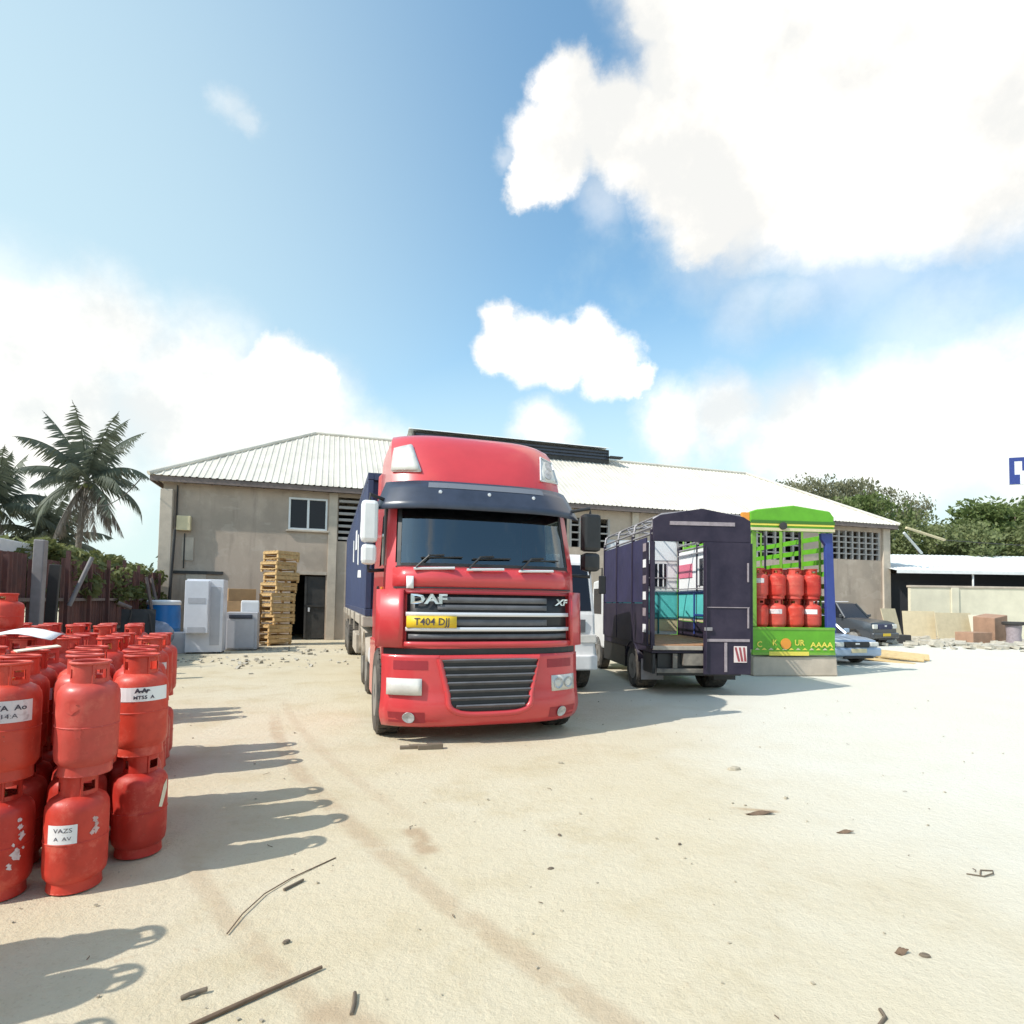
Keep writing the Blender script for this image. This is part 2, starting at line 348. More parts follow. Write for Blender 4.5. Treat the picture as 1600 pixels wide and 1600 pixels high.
def leafmat(name, c1, c2, tr=.25):
    m = bpy.data.materials.new(name); m.use_nodes = True; nt = m.node_tree; b = nt.nodes['Principled BSDF']; b.inputs['Roughness'].default_value = .55
    b.inputs['Specular IOR Level'].default_value = .3
    g = nt.nodes.new('ShaderNodeTexCoord'); n = nt.nodes.new('ShaderNodeTexNoise'); n.inputs['Scale'].default_value = 1.3; n.inputs['Detail'].default_value = 6
    nt.links.new(g.outputs['Object'], n.inputs[0]); r = nt.nodes.new('ShaderNodeMapRange'); r.inputs[1].default_value = .3; r.inputs[2].default_value = .7
    nt.links.new(n.outputs[0], r.inputs[0]); mx = nt.nodes.new('ShaderNodeMix'); mx.data_type = 'RGBA'; nt.links.new(r.outputs[0], mx.inputs[0])
    mx.inputs[6].default_value = (*c1, 1); mx.inputs[7].default_value = (*c2, 1); nt.links.new(mx.outputs[2], b.inputs['Base Color'])
    t = nt.nodes.new('ShaderNodeBsdfTranslucent'); nt.links.new(mx.outputs[2], t.inputs[0]); ms = nt.nodes.new('ShaderNodeMixShader'); ms.inputs[0].default_value = tr
    nt.links.new(b.outputs[0], ms.inputs[1]); nt.links.new(t.outputs[0], ms.inputs[2]); nt.links.new(ms.outputs[0], nt.nodes['Material Output'].inputs[0]); return m
MT['leaf'] = leafmat('tree_leaves', (.125, .175, .055), (.20, .245, .09), .42)
MT['leaf_pale'] = leafmat('acacia_leaves', (.17, .175, .10), (.22, .215, .13), .35)
MT['leaf_olive'] = leafmat('olive_leaves', (.165, .20, .08), (.225, .25, .11), .42)
MT['leaf_shrub'] = leafmat('shrub_leaves', (.13, .155, .05), (.21, .215, .085), .35)
MT['frond'] = leafmat('palm_leaves', (.085, .105, .08), (.15, .17, .12), .3)
MT['frond_dry'] = leafmat('dry_palm_leaves', (.17, .145, .12), (.11, .10, .09), .2)
MT['far'] = leafmat('far_leaves', (.085, .115, .075), (.11, .13, .09))

def ground_material():
    m = bpy.data.materials.new('sandy_yard'); m.use_nodes = True; nt = m.node_tree; b = nt.nodes['Principled BSDF']; L = nt.links
    b.inputs['Roughness'].default_value = .95; b.inputs['Specular IOR Level'].default_value = .15
    g = nt.nodes.new('ShaderNodeTexCoord').outputs['Object']
    def noise(s, d=6, r=.6):
        n = nt.nodes.new('ShaderNodeTexNoise'); n.inputs['Scale'].default_value = s; n.inputs['Detail'].default_value = d; n.inputs['Roughness'].default_value = r
        L.new(g, n.inputs[0]); return n.outputs[0]
    def mr(v, a, c, o0=0, o1=1):
        n = nt.nodes.new('ShaderNodeMapRange'); n.interpolation_type = 'SMOOTHSTEP'; L.new(v, n.inputs[0])
        n.inputs[1].default_value = a; n.inputs[2].default_value = c; n.inputs[3].default_value = o0; n.inputs[4].default_value = o1; return n.outputs[0]
    def mix(f, a, c):
        n = nt.nodes.new('ShaderNodeMix'); n.data_type = 'RGBA'
        L.new(f, n.inputs[0])
        for i, x in ((6, a), (7, c)):
            if isinstance(x, tuple): n.inputs[i].default_value = (*x, 1)
            else: L.new(x, n.inputs[i])
        return n.outputs[2]
    def math_(op, a, c):
        n = nt.nodes.new('ShaderNodeMath'); n.operation = op
        for i, x in enumerate((a, c)):
            if isinstance(x, (int, float)): n.inputs[i].default_value = x
            else: L.new(x, n.inputs[i])
        return n.outputs[0]
    sep = nt.nodes.new('ShaderNodeSeparateXYZ'); L.new(g, sep.inputs[0]); X, Y = sep.outputs[0], sep.outputs[1]
    base = mix(mr(noise(.35, 5), .35, .68), (.57, .49, .345), (.595, .53, .40))
    base = mix(mr(noise(1.3, 8, .68), .44, .72, 0, .75), base, (.50, .415, .27))
    base = mix(mr(noise(.8, 7, .7), .60, .74, 0, .6), base, (.46, .36, .24))
    base = mix(mr(noise(55, 4, .7), .54, .74, 0, .55), base, (.41, .325, .215))
    base = mix(mr(noise(7, 8, .75), .58, .74, 0, .55), base, (.44, .33, .22))
    # ground colour turns paler towards the right, broken up by noise
    palev = math_('ADD', math_('MULTIPLY', X, .16), math_('MULTIPLY', noise(.5, 4), .6))
    base = mix(mr(palev, .35, 1.1, 0, .78), base, (.67, .66, .595))
    # tyre tracks: distance to a curved line, broken up by noise
    nz = noise(3.5, 6, .65)
    def track(p0, p1, bend, w, s):
        nonlocal base
        dx, dy = p1[0] - p0[0], p1[1] - p0[1]; l = math.hypot(dx, dy); dx /= l; dy /= l
        a = math_('ADD', math_('MULTIPLY', math_('SUBTRACT', X, p0[0]), dx), math_('MULTIPLY', math_('SUBTRACT', Y, p0[1]), dy))
        d = math_('ADD', math_('MULTIPLY', math_('SUBTRACT', X, p0[0]), -dy), math_('MULTIPLY', math_('SUBTRACT', Y, p0[1]), dx))
        t = math_('DIVIDE', a, l)
        curve = math_('MULTIPLY', math_('MULTIPLY', t, math_('SUBTRACT', 1.0, t)), bend * 4)
        d = math_('ABSOLUTE', math_('ADD', math_('SUBTRACT', d, curve), math_('MULTIPLY', math_('SUBTRACT', nz, .5), w * .9)), 0)
        f = math_('MULTIPLY', mr(d, w, w * .25), mr(nz, .28, .52))
        f = math_('MULTIPLY', f, math_('MULTIPLY', mr(t, -.15, .05), mr(t, 1.3, 1.05)))
        base = mix(math_('MULTIPLY', f, s), base, (.43, .32, .21))
    track((-3.2, 8.1), (.55, 2.35), -.30, .12, .55)
    track((-2.0, 3.8), (-.45, 2.2), -.05, .09, .45)
    track((-3.6, 9.5), (-1.3, 5.4), -.1, .10, .3)
    track((-.7, 4.4), (-.55, 4.05), 0, .12, .9)
    track((-.75, 2.5), (-.35, 2.2), 0, .16, .7)
    track((1.85, 4.95), (2.15, 4.9), 0, .05, .9)
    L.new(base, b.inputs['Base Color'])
    bp = nt.nodes.new('ShaderNodeBump'); bp.inputs['Strength'].default_value = .6; bp.inputs['Distance'].default_value = .03
    L.new(math_('ADD', noise(14, 8, .7), math_('MULTIPLY', noise(90, 3), .25)), bp.inputs['Height']); L.new(bp.outputs[0], b.inputs['Normal'])
    return m
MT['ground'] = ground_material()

def text_geo(txt, size, bold=0):
    cu = bpy.data.curves.new('t', 'FONT'); cu.body = txt; cu.size = size; cu.resolution_u = 2; cu.align_x = 'CENTER'; cu.align_y = 'CENTER'; cu.offset = bold
    o = bpy.data.objects.new('t', cu); COL.objects.link(o)
    dg = bpy.context.evaluated_depsgraph_get(); dg.update()
    me = bpy.data.meshes.new_from_object(o.evaluated_get(dg))
    vs = [tuple(v.co) for v in me.vertices]; fs = [tuple(p.vertices) for p in me.polygons]
    bpy.data.objects.remove(o); bpy.data.curves.remove(cu); bpy.data.meshes.remove(me)
    return vs, fs

# ------------------------------------------------------------------ ground
def ground():
    b = MB()
    def axis(lo, hi, near0, near1, step):
        a = []; x = near0
        while x <= near1 + 1e-6: a.append(x); x += step
        s = step; x = near1
        while x < hi: s *= 1.6; x = min(hi, x + s); a.append(x)
        s = step; x = near0; pre = []
        while x > lo: s *= 1.6; x = max(lo, x - s); pre.append(x)
        return pre[::-1] + a
    xs = axis(-900, 900, -6, 8, .12); ys = axis(-900, 900, 1, 12, .12)
    rnd = random.Random(3); ph = [(rnd.uniform(.5, 3.2), rnd.uniform(.5, 3.2), rnd.uniform(0, 6.3)) for _ in range(14)]
    def fn(x, y):
        h = sum(math.sin(a * x + c * y + p) / (a + c) for a, c, p in ph) / 14
        k = math.exp(-((x / 14) ** 2 + ((y - 6) / 14) ** 2))
        return (x, y, min(.0, h * .045 * k - .004))
    b.grid(fn, xs, ys)
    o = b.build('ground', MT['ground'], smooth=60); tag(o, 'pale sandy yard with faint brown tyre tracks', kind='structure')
ground()

# ------------------------------------------------------------------ corrugated roof sheets
def ribbed(name, mtl, parent, origin, e, n, up_len, w0, w1, pitch=.25, depth=.028, slope_up=None, ends=None):
    """one sheet: columns along e from w0 to w1, running up the slope vector slope_up*(0..up_len(w)); n is the outward normal"""
    b = MB(); pts = []
    w = w0; k = int(round(w0 / pitch))
    while w < w1 - 1e-6:
        for fr, h in ((0, 0), (.55, 0), (.66, depth), (.86, depth), (.97, 0)):
            x = w + fr * pitch
            if x <= w1 + 1e-6: pts.append((x, h))
        w += pitch
    pts.append((w1, 0))
    vs = []; fs = []
    for x, h in pts:
        l0, l1 = up_len(x)
        vs.append(origin + e * x + slope_up * l0 + n * h); vs.append(origin + e * x + slope_up * l1 + n * h)
    for i in range(len(pts) - 1): fs.append((2 * i, 2 * i + 2, 2 * i + 3, 2 * i + 1))
    b.add(vs, fs); o = b.build(name, mtl, parent, normals=False); return o

def hip_roof(root, Lx, Dy, ez, rz, over, mtl, sheet=.95):
    x0, x1, y0, y1 = -over, Lx + over, -over, Dy + over; half = (y1 - y0) / 2; rise = rz - ez
    up = Vector((0, half, rise)); ll = up.length; su = up / ll; n = Vector((0, -rise, half)).normalized()
    def lenf(x): d = min(x, (x1 - x0) - x, half); return (0, max(.02, d / half * ll))
    W_ = x1 - x0; k = max(1, int(W_ / sheet))
    for i in range(k):
        a, c = W_ * i / k, W_ * (i + 1) / k
        ribbed('roof_sheet', mtl, root, Vector((x0, y0, ez)), Vector((1, 0, 0)), n, lenf, a, c, slope_up=su)
    su2 = Vector((0, -half, rise)).normalized(); n2 = Vector((0, rise, half)).normalized()
    ribbed('back_roof_slope', mtl, root, Vector((x0, y1, ez)), Vector((1, 0, 0)), n2, lenf, 0, W_, slope_up=su2)
    H = y1 - y0
    def lenh(y): d = min(y, H - y); return (0, max(.02, d / half * ll))
    for sgn, ox in ((1, x0), (-1, x1)):
        s3 = Vector((sgn * half, 0, rise)).normalized(); n3 = Vector((-sgn * rise, 0, half)).normalized(); kk = int(H / sheet)
        for i in range(kk):
            ribbed('hip_sheet', mtl, root, Vector((ox, y0, ez)), Vector((0, 1, 0)), n3, lenh, H * i / kk, H * (i + 1) / kk, slope_up=s3)
    # ridge and hip caps
    P = [Vector((x0, y0, ez)), Vector((x1, y0, ez)), Vector((x1, y1, ez)), Vector((x0, y1, ez))]
    ra, rb = Vector((x0 + half, y0 + half, rz)), Vector((x1 - half, y0 + half, rz)); z = Vector((0, 0, .05))
    for a, c in ((P[0], ra), (P[3], ra), (P[1], rb), (P[2], rb), (ra, rb)):
        MB().tube([a + z, c + z], .09, 8).build('ridge_cap', mtl, root, smooth=50)

# ------------------------------------------------------------------ the long block building
U = Vector((math.cos(ALPHA), math.sin(ALPHA), 0)); V = Vector((-math.sin(ALPHA), math.cos(ALPHA), 0))
BO = Vector((-13.34, 22.05, 0)); BL, BD, EZ, RZ = 36.55, 11.0, 6.3, 9.95
def bp(u, v, z=0): return BO + U * u + V * v + Vector((0, 0, z))
def warehouse():
    r = empty('warehouse', bp(0, .55), ALPHA, 'long two storey grey cement building with pale ribbed hip roof', 'building')
    W_, D_ = BL, BD - .3
    t = .2
    # front wall with real openings: (x0,x1,z0,z1)
    ops = [(4.55, 6.06, 4.5, 5.82), (6.5, 7.6, 4.1, 5.95), (4.7, 6.06, 0, 2.66), (32.55, 35.9, 4.29, 5.87), (17.0, 19.0, 4.3, 5.7), (21.5, 25, 4.3, 5.7), (27, 30.5, 4.1, 5.7)]
    xs = sorted({0, W_, *[o[0] for o in ops], *[o[1] for o in ops]}); zs = sorted({0, 6.12, *[o[2] for o in ops], *[o[3] for o in ops]})
    b = MB()
    for i in range(len(xs) - 1):
        for j in range(len(zs) - 1):
            cx, cz = (xs[i] + xs[i + 1]) / 2, (zs[j] + zs[j + 1]) / 2
            if any(o[0] < cx < o[1] and o[2] < cz < o[3] for o in ops): continue
            b.quad((xs[i], 0, zs[j]), (xs[i + 1], 0, zs[j]), (xs[i + 1], 0, zs[j + 1]), (xs[i], 0, zs[j + 1]))
    for o in ops:
        x0, x1, z0, z1 = o
        b.quad((x0, 0, z0), (x0, t, z0), (x0, t, z1), (x0, 0, z1)); b.quad((x1, 0, z0), (x1, t, z0), (x1, t, z1), (x1, 0, z1))
        b.quad((x0, 0, z1), (x1, 0, z1), (x1, t, z1), (x0, t, z1))
        if z0 > 0: b.quad((x0, 0, z0), (x1, 0, z0), (x1, t, z0), (x0, t, z0))
    b.build('wall', MT['concrete'], r, normals=False)
    b = MB(); b.box(-.001, t, t + .01, D_, 0, 6.12); b.box(W_ - t, W_ + .001, t + .01, D_, 0, 6.12); b.box(.25, W_ - .25, D_ - t, D_ - .002, 0, 6.12); b.build('wall', MT['concrete'], r)
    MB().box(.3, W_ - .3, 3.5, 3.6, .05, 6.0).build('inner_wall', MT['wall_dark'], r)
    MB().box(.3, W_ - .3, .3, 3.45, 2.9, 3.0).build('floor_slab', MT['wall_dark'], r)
    # column at the left corner and pilasters, ring beam, lintel band
    MB().box(-.02, .40, -.34, -.004, 0, 5.80).build('corner_column', MT['concrete_pale'], r, bevel=.015)
    MB().box(7.65, 8.0, -.2, -.004, 0, 6.1).build('pilaster', MT['concrete_pale'], r, bevel=.015)
    MB().box(6.12, 6.46, -.08, -.004, 0, 6.1).build('pilaster', MT['concrete_pale'], r, bevel=.01)
    MB().box(W_ - .45, W_ + .06, -.12, -.004, 0, 6.1).build('pilaster', MT['concrete_pale'], r, bevel=.015)
    for x in (13.5, 20.2, 26): MB().box(x, x + .35, -.12, -.004, 0, 6.1).build('pilaster', MT['concrete_pale'], r, bevel=.015)
    MB().box(.42, 2.2, -.05, -.004, 2.58, 2.70).build('lintel', MT['steel_dark'], r)
    MB().box(4.6, 6.1, -.05, -.004, 2.67, 2.80).build('lintel', MT['concrete_pale'], r)
    MB().box(.9, 1.6, -.03, -.004, 1.0, 2.6).build('patch', MT['concrete_pale'], r)
    # raised pale strip painted in for the streak of sunlight below the meter box
    MB().box(.72, 1.12, -.035, -.004, 3.1, 4.0).build('patch', MT['concrete_pale'], r)
    # fascia and soffit
    ov = .34
    b = MB(); b.box(-ov, W_ + ov, -ov - .05, -ov - .01, EZ - .22, EZ - .02); b.box(-ov - .05, -ov - .01, -ov, D_ + ov, EZ - .22, EZ - .02); b.box(W_ + ov + .01, W_ + ov + .05, -ov, D_ + ov, EZ - .22, EZ - .02)
    b.build('fascia', MT['rail'], r)
    b = MB()
    x = -ov + .1
    while x < W_ + ov: b.box(x, x + .06, -ov, .1, EZ - .2, EZ - .05); x += .95
    o = b.build('rafter_ends', MT['rail'], r); o['kind'] = 'stuff'
    hip_roof(r, W_, D_, EZ, RZ, ov + .08, MT['roof'])
    # window with white aluminium frame
    def window(x0, x1, z0, z1):
        b = MB(); w = .075
        for q in ((x0, x1, z0, z0 + w), (x0, x1, z1 - w, z1), (x0, x0 + w, z0 + w, z1 - w), (x1 - w, x1, z0 + w, z1 - w), ((x0 + x1) / 2 - .045, (x0 + x1) / 2 + .045, z0 + w, z1 - w)):
            b.box(q[0], q[1], -.03, .06, q[2], q[3])
        f = b.build('window', MT['white_paint'], r, bevel=.006)
        m = (x0 + x1) / 2
        for a, c in ((x0 + w, m - .045), (m + .045, x1 - w)): MB().box(a, c, .012, .02, z0 + w, z1 - w).build('pane', MT['dark_glass'], f)
        MB().box(x0 - .08, x1 + .08, -.10, -.005, z0 - .08, z0 - .003).build('sill', MT['concrete_pale'], f, bevel=.01)
    window(4.55, 6.06, 4.5, 5.82)
    # louvred concrete vents
    for k in range(7): MB().box(6.51, 7.59, -.03, .12, 4.17 + k * .26, 4.28 + k * .26).build('vent_slat', MT['block'], r, bevel=.006)
    def breeze(x0, x1, z0, z1, nx, nz):
        for i in range(nx + 1): x = x0 + (x1 - x0) * i / nx; MB().box(x - .055, x + .055, -.012, .15, z0, z1).build('vent_mullion', MT['block'], r, bevel=.006)
        for j in range(1, nz):
            z = z0 + (z1 - z0) * j / nz; MB().box(x0, x1, .01, .13, z - .035, z + .035).build('vent_slat', MT['block'], r)
    breeze(32.55, 35.9, 4.29, 5.87, 7, 5); breeze(27, 30.5, 4.1, 5.7, 6, 4); breeze(21.5, 25, 4.3, 5.7, 6, 4); breeze(17, 19, 4.3, 5.7, 4, 4)
    # doorway: steel leaf half open and a dark interior
    d = MB().box(5.25, 6.04, .08, .13, .05, 2.6).build('door', MT['steel_dark'], r)
    MB().box(5.25, 6.04, .03, .078, 1.35, 1.43).build('door_rail', MT['steel_dark'], d); MB().box(5.25, 5.33, .03, .077, .05, 2.6).build('door_rail', MT['steel_dark'], d)
    MB().box(5.40, 5.47, .0, .03, 1.15, 1.32).build('handle', MT['silver'], d)
    # meter box
    m = MB().box(.53, 1.02, -.22, -.006, 4.25, 4.82).build('meter_box', MT['cream'], r, bevel=.02)
    MB().tube([(.8, -.05, 4.15), (.8, -.05, 2.8)], .025, 6).build('conduit', MT['steel_dark'], r)
    MB().tube([(.5, -.05, 6.0), (.5, -.05, 4.4), (.56, -.05, 4.4)], .03, 6).build('conduit', MT['steel_dark'], r)
    # raised ridge ventilator: dark louvres under a pale cap
    y = D_ / 2
    v = MB().box(10.2, 21.4, y - .5, y + .5, RZ - .35, RZ + .52).build('ridge_vent', MT['steel_dark'], r)
    MB().prism([(10.0, y - .85, RZ + .53), (10.0, y, RZ + .82), (10.0, y + .85, RZ + .53), (10.0, y, RZ + .76)], (11.5, 0, 0)).build('vent_cap', MT['roof2'], v)
    MB().box(21.3, 22.1, y - .9, y - .5, RZ + .02, RZ + .10).build('vent_sill', MT['steel_dark'], v)
    for k in range(3): MB().box(10.3, 21.3, y - .56, y - .502, RZ - .05 + k * .18, RZ + .05 + k * .18).build('louvre', MT['visor'], v)
warehouse()

# ------------------------------------------------------------------ low shed and yard wall at the right
def shed():
    p = Vector((21.8, 33.2, 0))
    r = empty('low_shed', p, R(1.5), 'low shed with pale bluish sheet roof behind the cream yard wall', 'building')
    MB().box(0, 26, .6, .8, 0, 3.6).build('wall', MT['wall_dark'], r)  # near-black front stands in for the shaded opening under the eave
    b = MB(); b.box(0, .2, .8, 7, 0, 3.6); b.box(25.8, 26, .8, 7, 0, 3.6); b.box(.2, 25.8, 6.8, 7, 0, 4.6); b.build('side_wall', MT['concrete'], r)
    up = Vector((0, 7.6, 1.55)); n = Vector((0, -1.55, 7.6)).normalized(); l = up.length
    for i in range(13):
        ribbed('roof_sheet', MT['roof2'], r, Vector((-.5, -.6, 3.72)), Vector((1, 0, 0)), n, lambda x: (0, l), i * 2.1, (i + 1) * 2.1, pitch=.3, depth=.03, slope_up=up / l)
    MB().box(-.5, 26.8, -.66, -.62, 3.56, 3.74).build('fascia', MT['white_paint'], r)
    for x in (3.9, 10, 16): MB().tube([(x, -.5, 0), (x, -.5, 3.6)], .05, 8).build('post', MT['white_paint'], r, smooth=50)
shed()
def yard_wall():
    p = Vector((21.4, 31.6, 0))
    r = empty('yard_wall', p, R(1.5), 'cream rendered boundary wall in front of the low shed', 'wall')
    MB().box(0, 24, 0, .2, 0, 2.75).build('wall', MT['yard_wall'], r)
    MB().box(-.05, 24.05, -.05, .25, 2.753, 2.86).build('coping', MT['concrete_pale'], r, bevel=.01)
    for x in (2.2, 7.2, 12): MB().box(x, x + .4, -.08, -.003, 0, 2.75).build('pier', MT['yard_wall'], r, bevel=.01)
    MB().box(7.0, 7.7, -.1, .3, 2.863, 3.5).build('pier', MT['concrete_pale'], r, bevel=.01)
yard_wall()
def wires():
    def cable(pts, r, label, m='steel_dark', cat='cable', name='cable'):
        b = MB(); b.tube(pts, r, 6); tag(b.build(name, MT[m], smooth=60), label, cat)
    def sag(a, c, s, n=12):
        a, c = Vector(a), Vector(c); return [a.lerp(c, t) - Vector((0, 0, 4 * s * t * (1 - t))) for t in lin(0, 1, n)]
    e = bp(BL + .6, -.1, 6.15)
    cable([e, e + Vector((1.8, .4, -.42)), e + Vector((2.6, .6, -.6))], .07, 'pale conduit pipe slanting from the right eave corner of the warehouse', 'cream', 'pipe', 'eave_pipe')
    cable(sag(e + Vector((2.6, .6, -.6)), (46, 36, 5.4), .2), .02, 'thin cable running off right from the slanting eave pipe')
    cable([e + Vector((-.2, -.1, -.3)), Vector((23.3, 33.4, 4.75))], .07, 'short pale brace under the right eave corner of the warehouse', 'roof2', 'brace', 'eave_brace')
    e2 = bp(-.6, -.05, 6.1)
    cable(sag(e2, (-22.5, 30, 7.0), .9), .02, 'thin sagging cable from left eave corner to the palms')
wires()

# ------------------------------------------------------------------ left fence, shed roof and posts
FA, FB = Vector((-8.9, 9.6, 0)), Vector((-13.2, 22.0, 0)); FA2 = FA + (FA - FB).normalized() * 4.5
def fence():
    d = (FB - FA2); Lf = d.length; ang = math.atan2(d.y, d.x)
    r = empty('sheet_fence', FA2, ang, 'rusty brown corrugated sheet fence along the left of the yard', 'fence')
    rnd = random.Random(5); x = 0
    while x < Lf - .2:
        w = min(.86, Lf - x); h = 2.45 + rnd.uniform(-.06, .12); zoff = rnd.uniform(-.015, .015)
        b = MB(); n = 18; vs = []; fs = []
        for i in range(n + 1):
            q = x + w * i / n; yy = .018 * (1 if (i // 2) % 2 else -1) + zoff
            vs += [(q, yy, .02), (q, yy, h)]
        for i in range(n): fs.append((2 * i, 2 * i + 2, 2 * i + 3, 2 * i + 1))
        b.add(vs, fs); b.build('sheet', MT['rust'], r, normals=False, solid=.004)
        x += .83
    for z in (.75, 1.55): MB().box(0, Lf, -.12, -.045, z, z + .07).build('rail', MT['rail'], r)
    x = 1.0
    while x < Lf:
        hh = 2.5 + rnd.uniform(-.1, .25); lean = rnd.uniform(-.06, .06)
        MB().prism([(x, -.2, 0), (x + .07, -.2, 0), (x + .07, -.124, 0), (x, -.124, 0)], (lean, 0, hh)).build('post', MT['rust'], r); x += 1.45
fence()
def fence_bits():
    def at(px_t, off): p = FA2.lerp(FB, px_t); d = (FB - FA2).normalized(); return p + Vector((d.y, -d.x, 0)) * off
    p = at(.335, .45); r = MB().box(-.09, .09, -.09, .09, 0, 2.72).build('concrete_post', MT['post_grey'], bevel=.02); r.location = p; r.rotation_euler = (0, R(.8), .3)
    tag(r, 'thick grey concrete post standing before the brown fence', 'post')
    p = at(.385, .35); r = MB().box(-.09, .09, -.06, .06, 0, 2.3).build('leaning_board', MT['steel_dark'], bevel=.01); r.location = p; r.rotation_euler = (0, R(2), .4)
    tag(r, 'dark upright board leaning beside the grey concrete post', 'board')
    p = at(.455, .3); r = MB().tube([(0, 0, 1.45), (.25, .3, 2.55)], .045, 8).build('leaning_pole', MT['post_grey'], smooth=50); r.location = p
    tag(r, 'short pale pole tilted against the fence top', 'pole')
    p = at(.96, .5); r = MB().tube([(0, 0, 0), (.03, 0, 2.2), (.1, .03, 4.15)], .06, 8, r1=.05).build('dark_pole', MT['steel_dark'], smooth=50); r.location = p
    tag(r, 'thin dark pole rising above the fence near the warehouse corner', 'pole')
    for k, (t, lab) in enumerate(((.86, 'pale timber prop leaning on the fence, nearer the dark pole'), (.80, 'weathered timber prop leaning on the fence, further from the dark pole'))):
        p = at(t, .8); dd = at(t, .2) - p
        r = MB().tube([(0, 0, 0), dd + Vector((.05 + .1 * k, .1, 2.3))], .05, 6).build('timber_prop', MT['rail'], smooth=50); r.location = p
        tag(r, lab, 'timber prop', 'timber props against the fence')
    # junk in front of the fence: sacks and an old steel stand
    p = at(.62, 1.0); r = empty('scrap_stand', p, .5, 'dark scrap frame with a pale tube, leaning before the fence', 'scrap')
    MB().box(-.45, .35, -.05, 0, 0, 1.35, Matrix.Rotation(R(-12), 4, 'X')).build('panel', MT['steel_dark'], r)
    MB().tube([(-.5, -.25, 1.5), (-.2, -.2, 1.36)], .055, 10).build('tube', MT['rail'], r, smooth=50)
    MB().tube([(-.4, -.3, 0), (-.2, -.1, 1.3)], .03, 6).build('leg', MT['steel_dark'], r); MB().tube([(.4, -.3, 0), (.2, -.1, 1.2)], .03, 6).build('leg', MT['steel_dark'], r)
    rnd = random.Random(11); p = at(.66, 1.1)
    b = MB()
    def sack(u, v):
        th, ph = u, v; rr = 1 + .14 * math.sin(3 * th + 1) * math.sin(2 * ph) + .08 * math.sin(7 * th + 3 * ph)
        return (.62 * rr * math.cos(th) * math.sin(ph), .4 * rr * math.sin(th) * math.sin(ph), .55 + .55 * rr * math.cos(ph) * (1 - .25 * math.cos(th)))
    b.grid(sack, lin(0, 2 * math.pi, 22), lin(.02, math.pi - .02, 14)); r = b.build('plastic_sack', mat('grey_blue_sack', (.30, .33, .42), .5, var=.4, scale=6, bump=.6, bscale=9), smooth=60)
    r.location = p + Vector((0, 0, .0)); tag(r, 'crumpled grey blue plastic sack slumped before the brown fence', 'sack')
    # white-edged roof of a hut behind the fence
    q = FA2.lerp(FB, .06) + Vector((-1.0, .9, 0)); ang = math.atan2((FB - FA2).y, (FB - FA2).x)
    r = empty('fence_hut', q, ang, 'small hut behind the fence, its white roof edge showing above', 'hut')
    MB().box(0, 6.0, .3, 2.6, 0, 2.46).build('wall', MT['concrete'], r)
    MB().box(-.2, 6.3, -.05, 3.0, 2.47, 2.82).build('roof', MT['white_paint'], r, bevel=.02)
fence_bits()

# ------------------------------------------------------------------ plants
def leaf_cloud(b, rnd, c, rad, n, size, squash=1.0, hollow=.45):
    for _ in range(n):
        while True:
            x, y, z = rnd.uniform(-1, 1), rnd.uniform(-1, 1), rnd.uniform(-1, 1); q = x * x + y * y + z * z
            if hollow * hollow < q < 1: break
        p = Vector((c[0] + x * rad, c[1] + y * rad, c[2] + z * rad * squash))
        a = Vector((rnd.uniform(-1, 1), rnd.uniform(-1, 1), rnd.uniform(-1, 1))).normalized(); d = a.orthogonal().normalized(); e = a.cross(d)
        s = size * rnd.uniform(.6, 1.4)
        b.add([p - d * s, p + e * s * .5, p + d * s, p - e * s * .5], [(0, 1, 2, 3)])
def tree_mesh(seed, h, w, th, clumps, leaves, size, squash, flat=0):
    rnd = random.Random(seed); crown = MB(); trunk = MB()
    trunk.tube([(0, 0, 0), (rnd.uniform(-.1, .1), 0, th * .5), (rnd.uniform(-.2, .2), .1, th)], .26 * h / 9, 8, r1=.14 * h / 9)
    for k in range(clumps):
        a = rnd.uniform(0, 6.283); rr = w * math.sqrt(rnd.random()) * .82; t = rnd.random()
        zz = th + (h - th) * (.1 + .78 * t) if not flat else h - flat * (.3 + .7 * rnd.random())
        if not flat: rr *= math.sqrt(max(.12, 1 - (abs(t - .38) / .68) ** 2))
        c = (rr * math.cos(a), rr * math.sin(a), zz); cr = w * rnd.uniform(.17, .34)
        leaf_cloud(crown, rnd, c, cr, leaves, size, squash)
        if k % 2 == 0: trunk.tube([(0, 0, th * rnd.uniform(.75, 1)), (c[0] * .5, c[1] * .5, (th + c[2]) / 2 + .2), c], .09 * h / 9, 5, r1=.03)
    return crown, trunk
def place_tree(name, meshes, loc, rz, s, leafm, label, group=None, cat='tree'):
    r = empty(name, loc, rz, label, cat, group); r.scale = (s[0], s[0], s[1])
    for nm, me in zip(('crown', 'trunk'), meshes):
        o = bpy.data.objects.new(nm, me); COL.objects.link(o); o.parent = r
    return r
def mk_tree(seed, leafm, *a, **k):
    c, t = tree_mesh(seed, *a, **k); mc, mt_ = c.mesh('crown'), t.mesh('trunk', 50); mc.materials.append(leafm); mt_.materials.append(MT['trunk']); return (mc, mt_)
TR = [mk_tree(21, MT['leaf'], 8.5, 4.2, 2.0, 46, 190, .15, .8), mk_tree(22, MT['leaf_olive'], 8.5, 4.4, 2.0, 46, 190, .14, .75), mk_tree(23, MT['leaf'], 9, 3.6, 2.2, 40, 190, .17, .9)]
AC = mk_tree(31, MT['leaf_pale'], 9.5, 5.5, 6.3, 40, 210, .12, .42, flat=2.4)
SH = [mk_tree(41, MT['leaf_shrub'], 1.7, 1.1, .3, 26, 120, .075, .8), mk_tree(42, MT['leaf_shrub'], 1.6, 1.2, .3, 26, 120, .085, .7)]
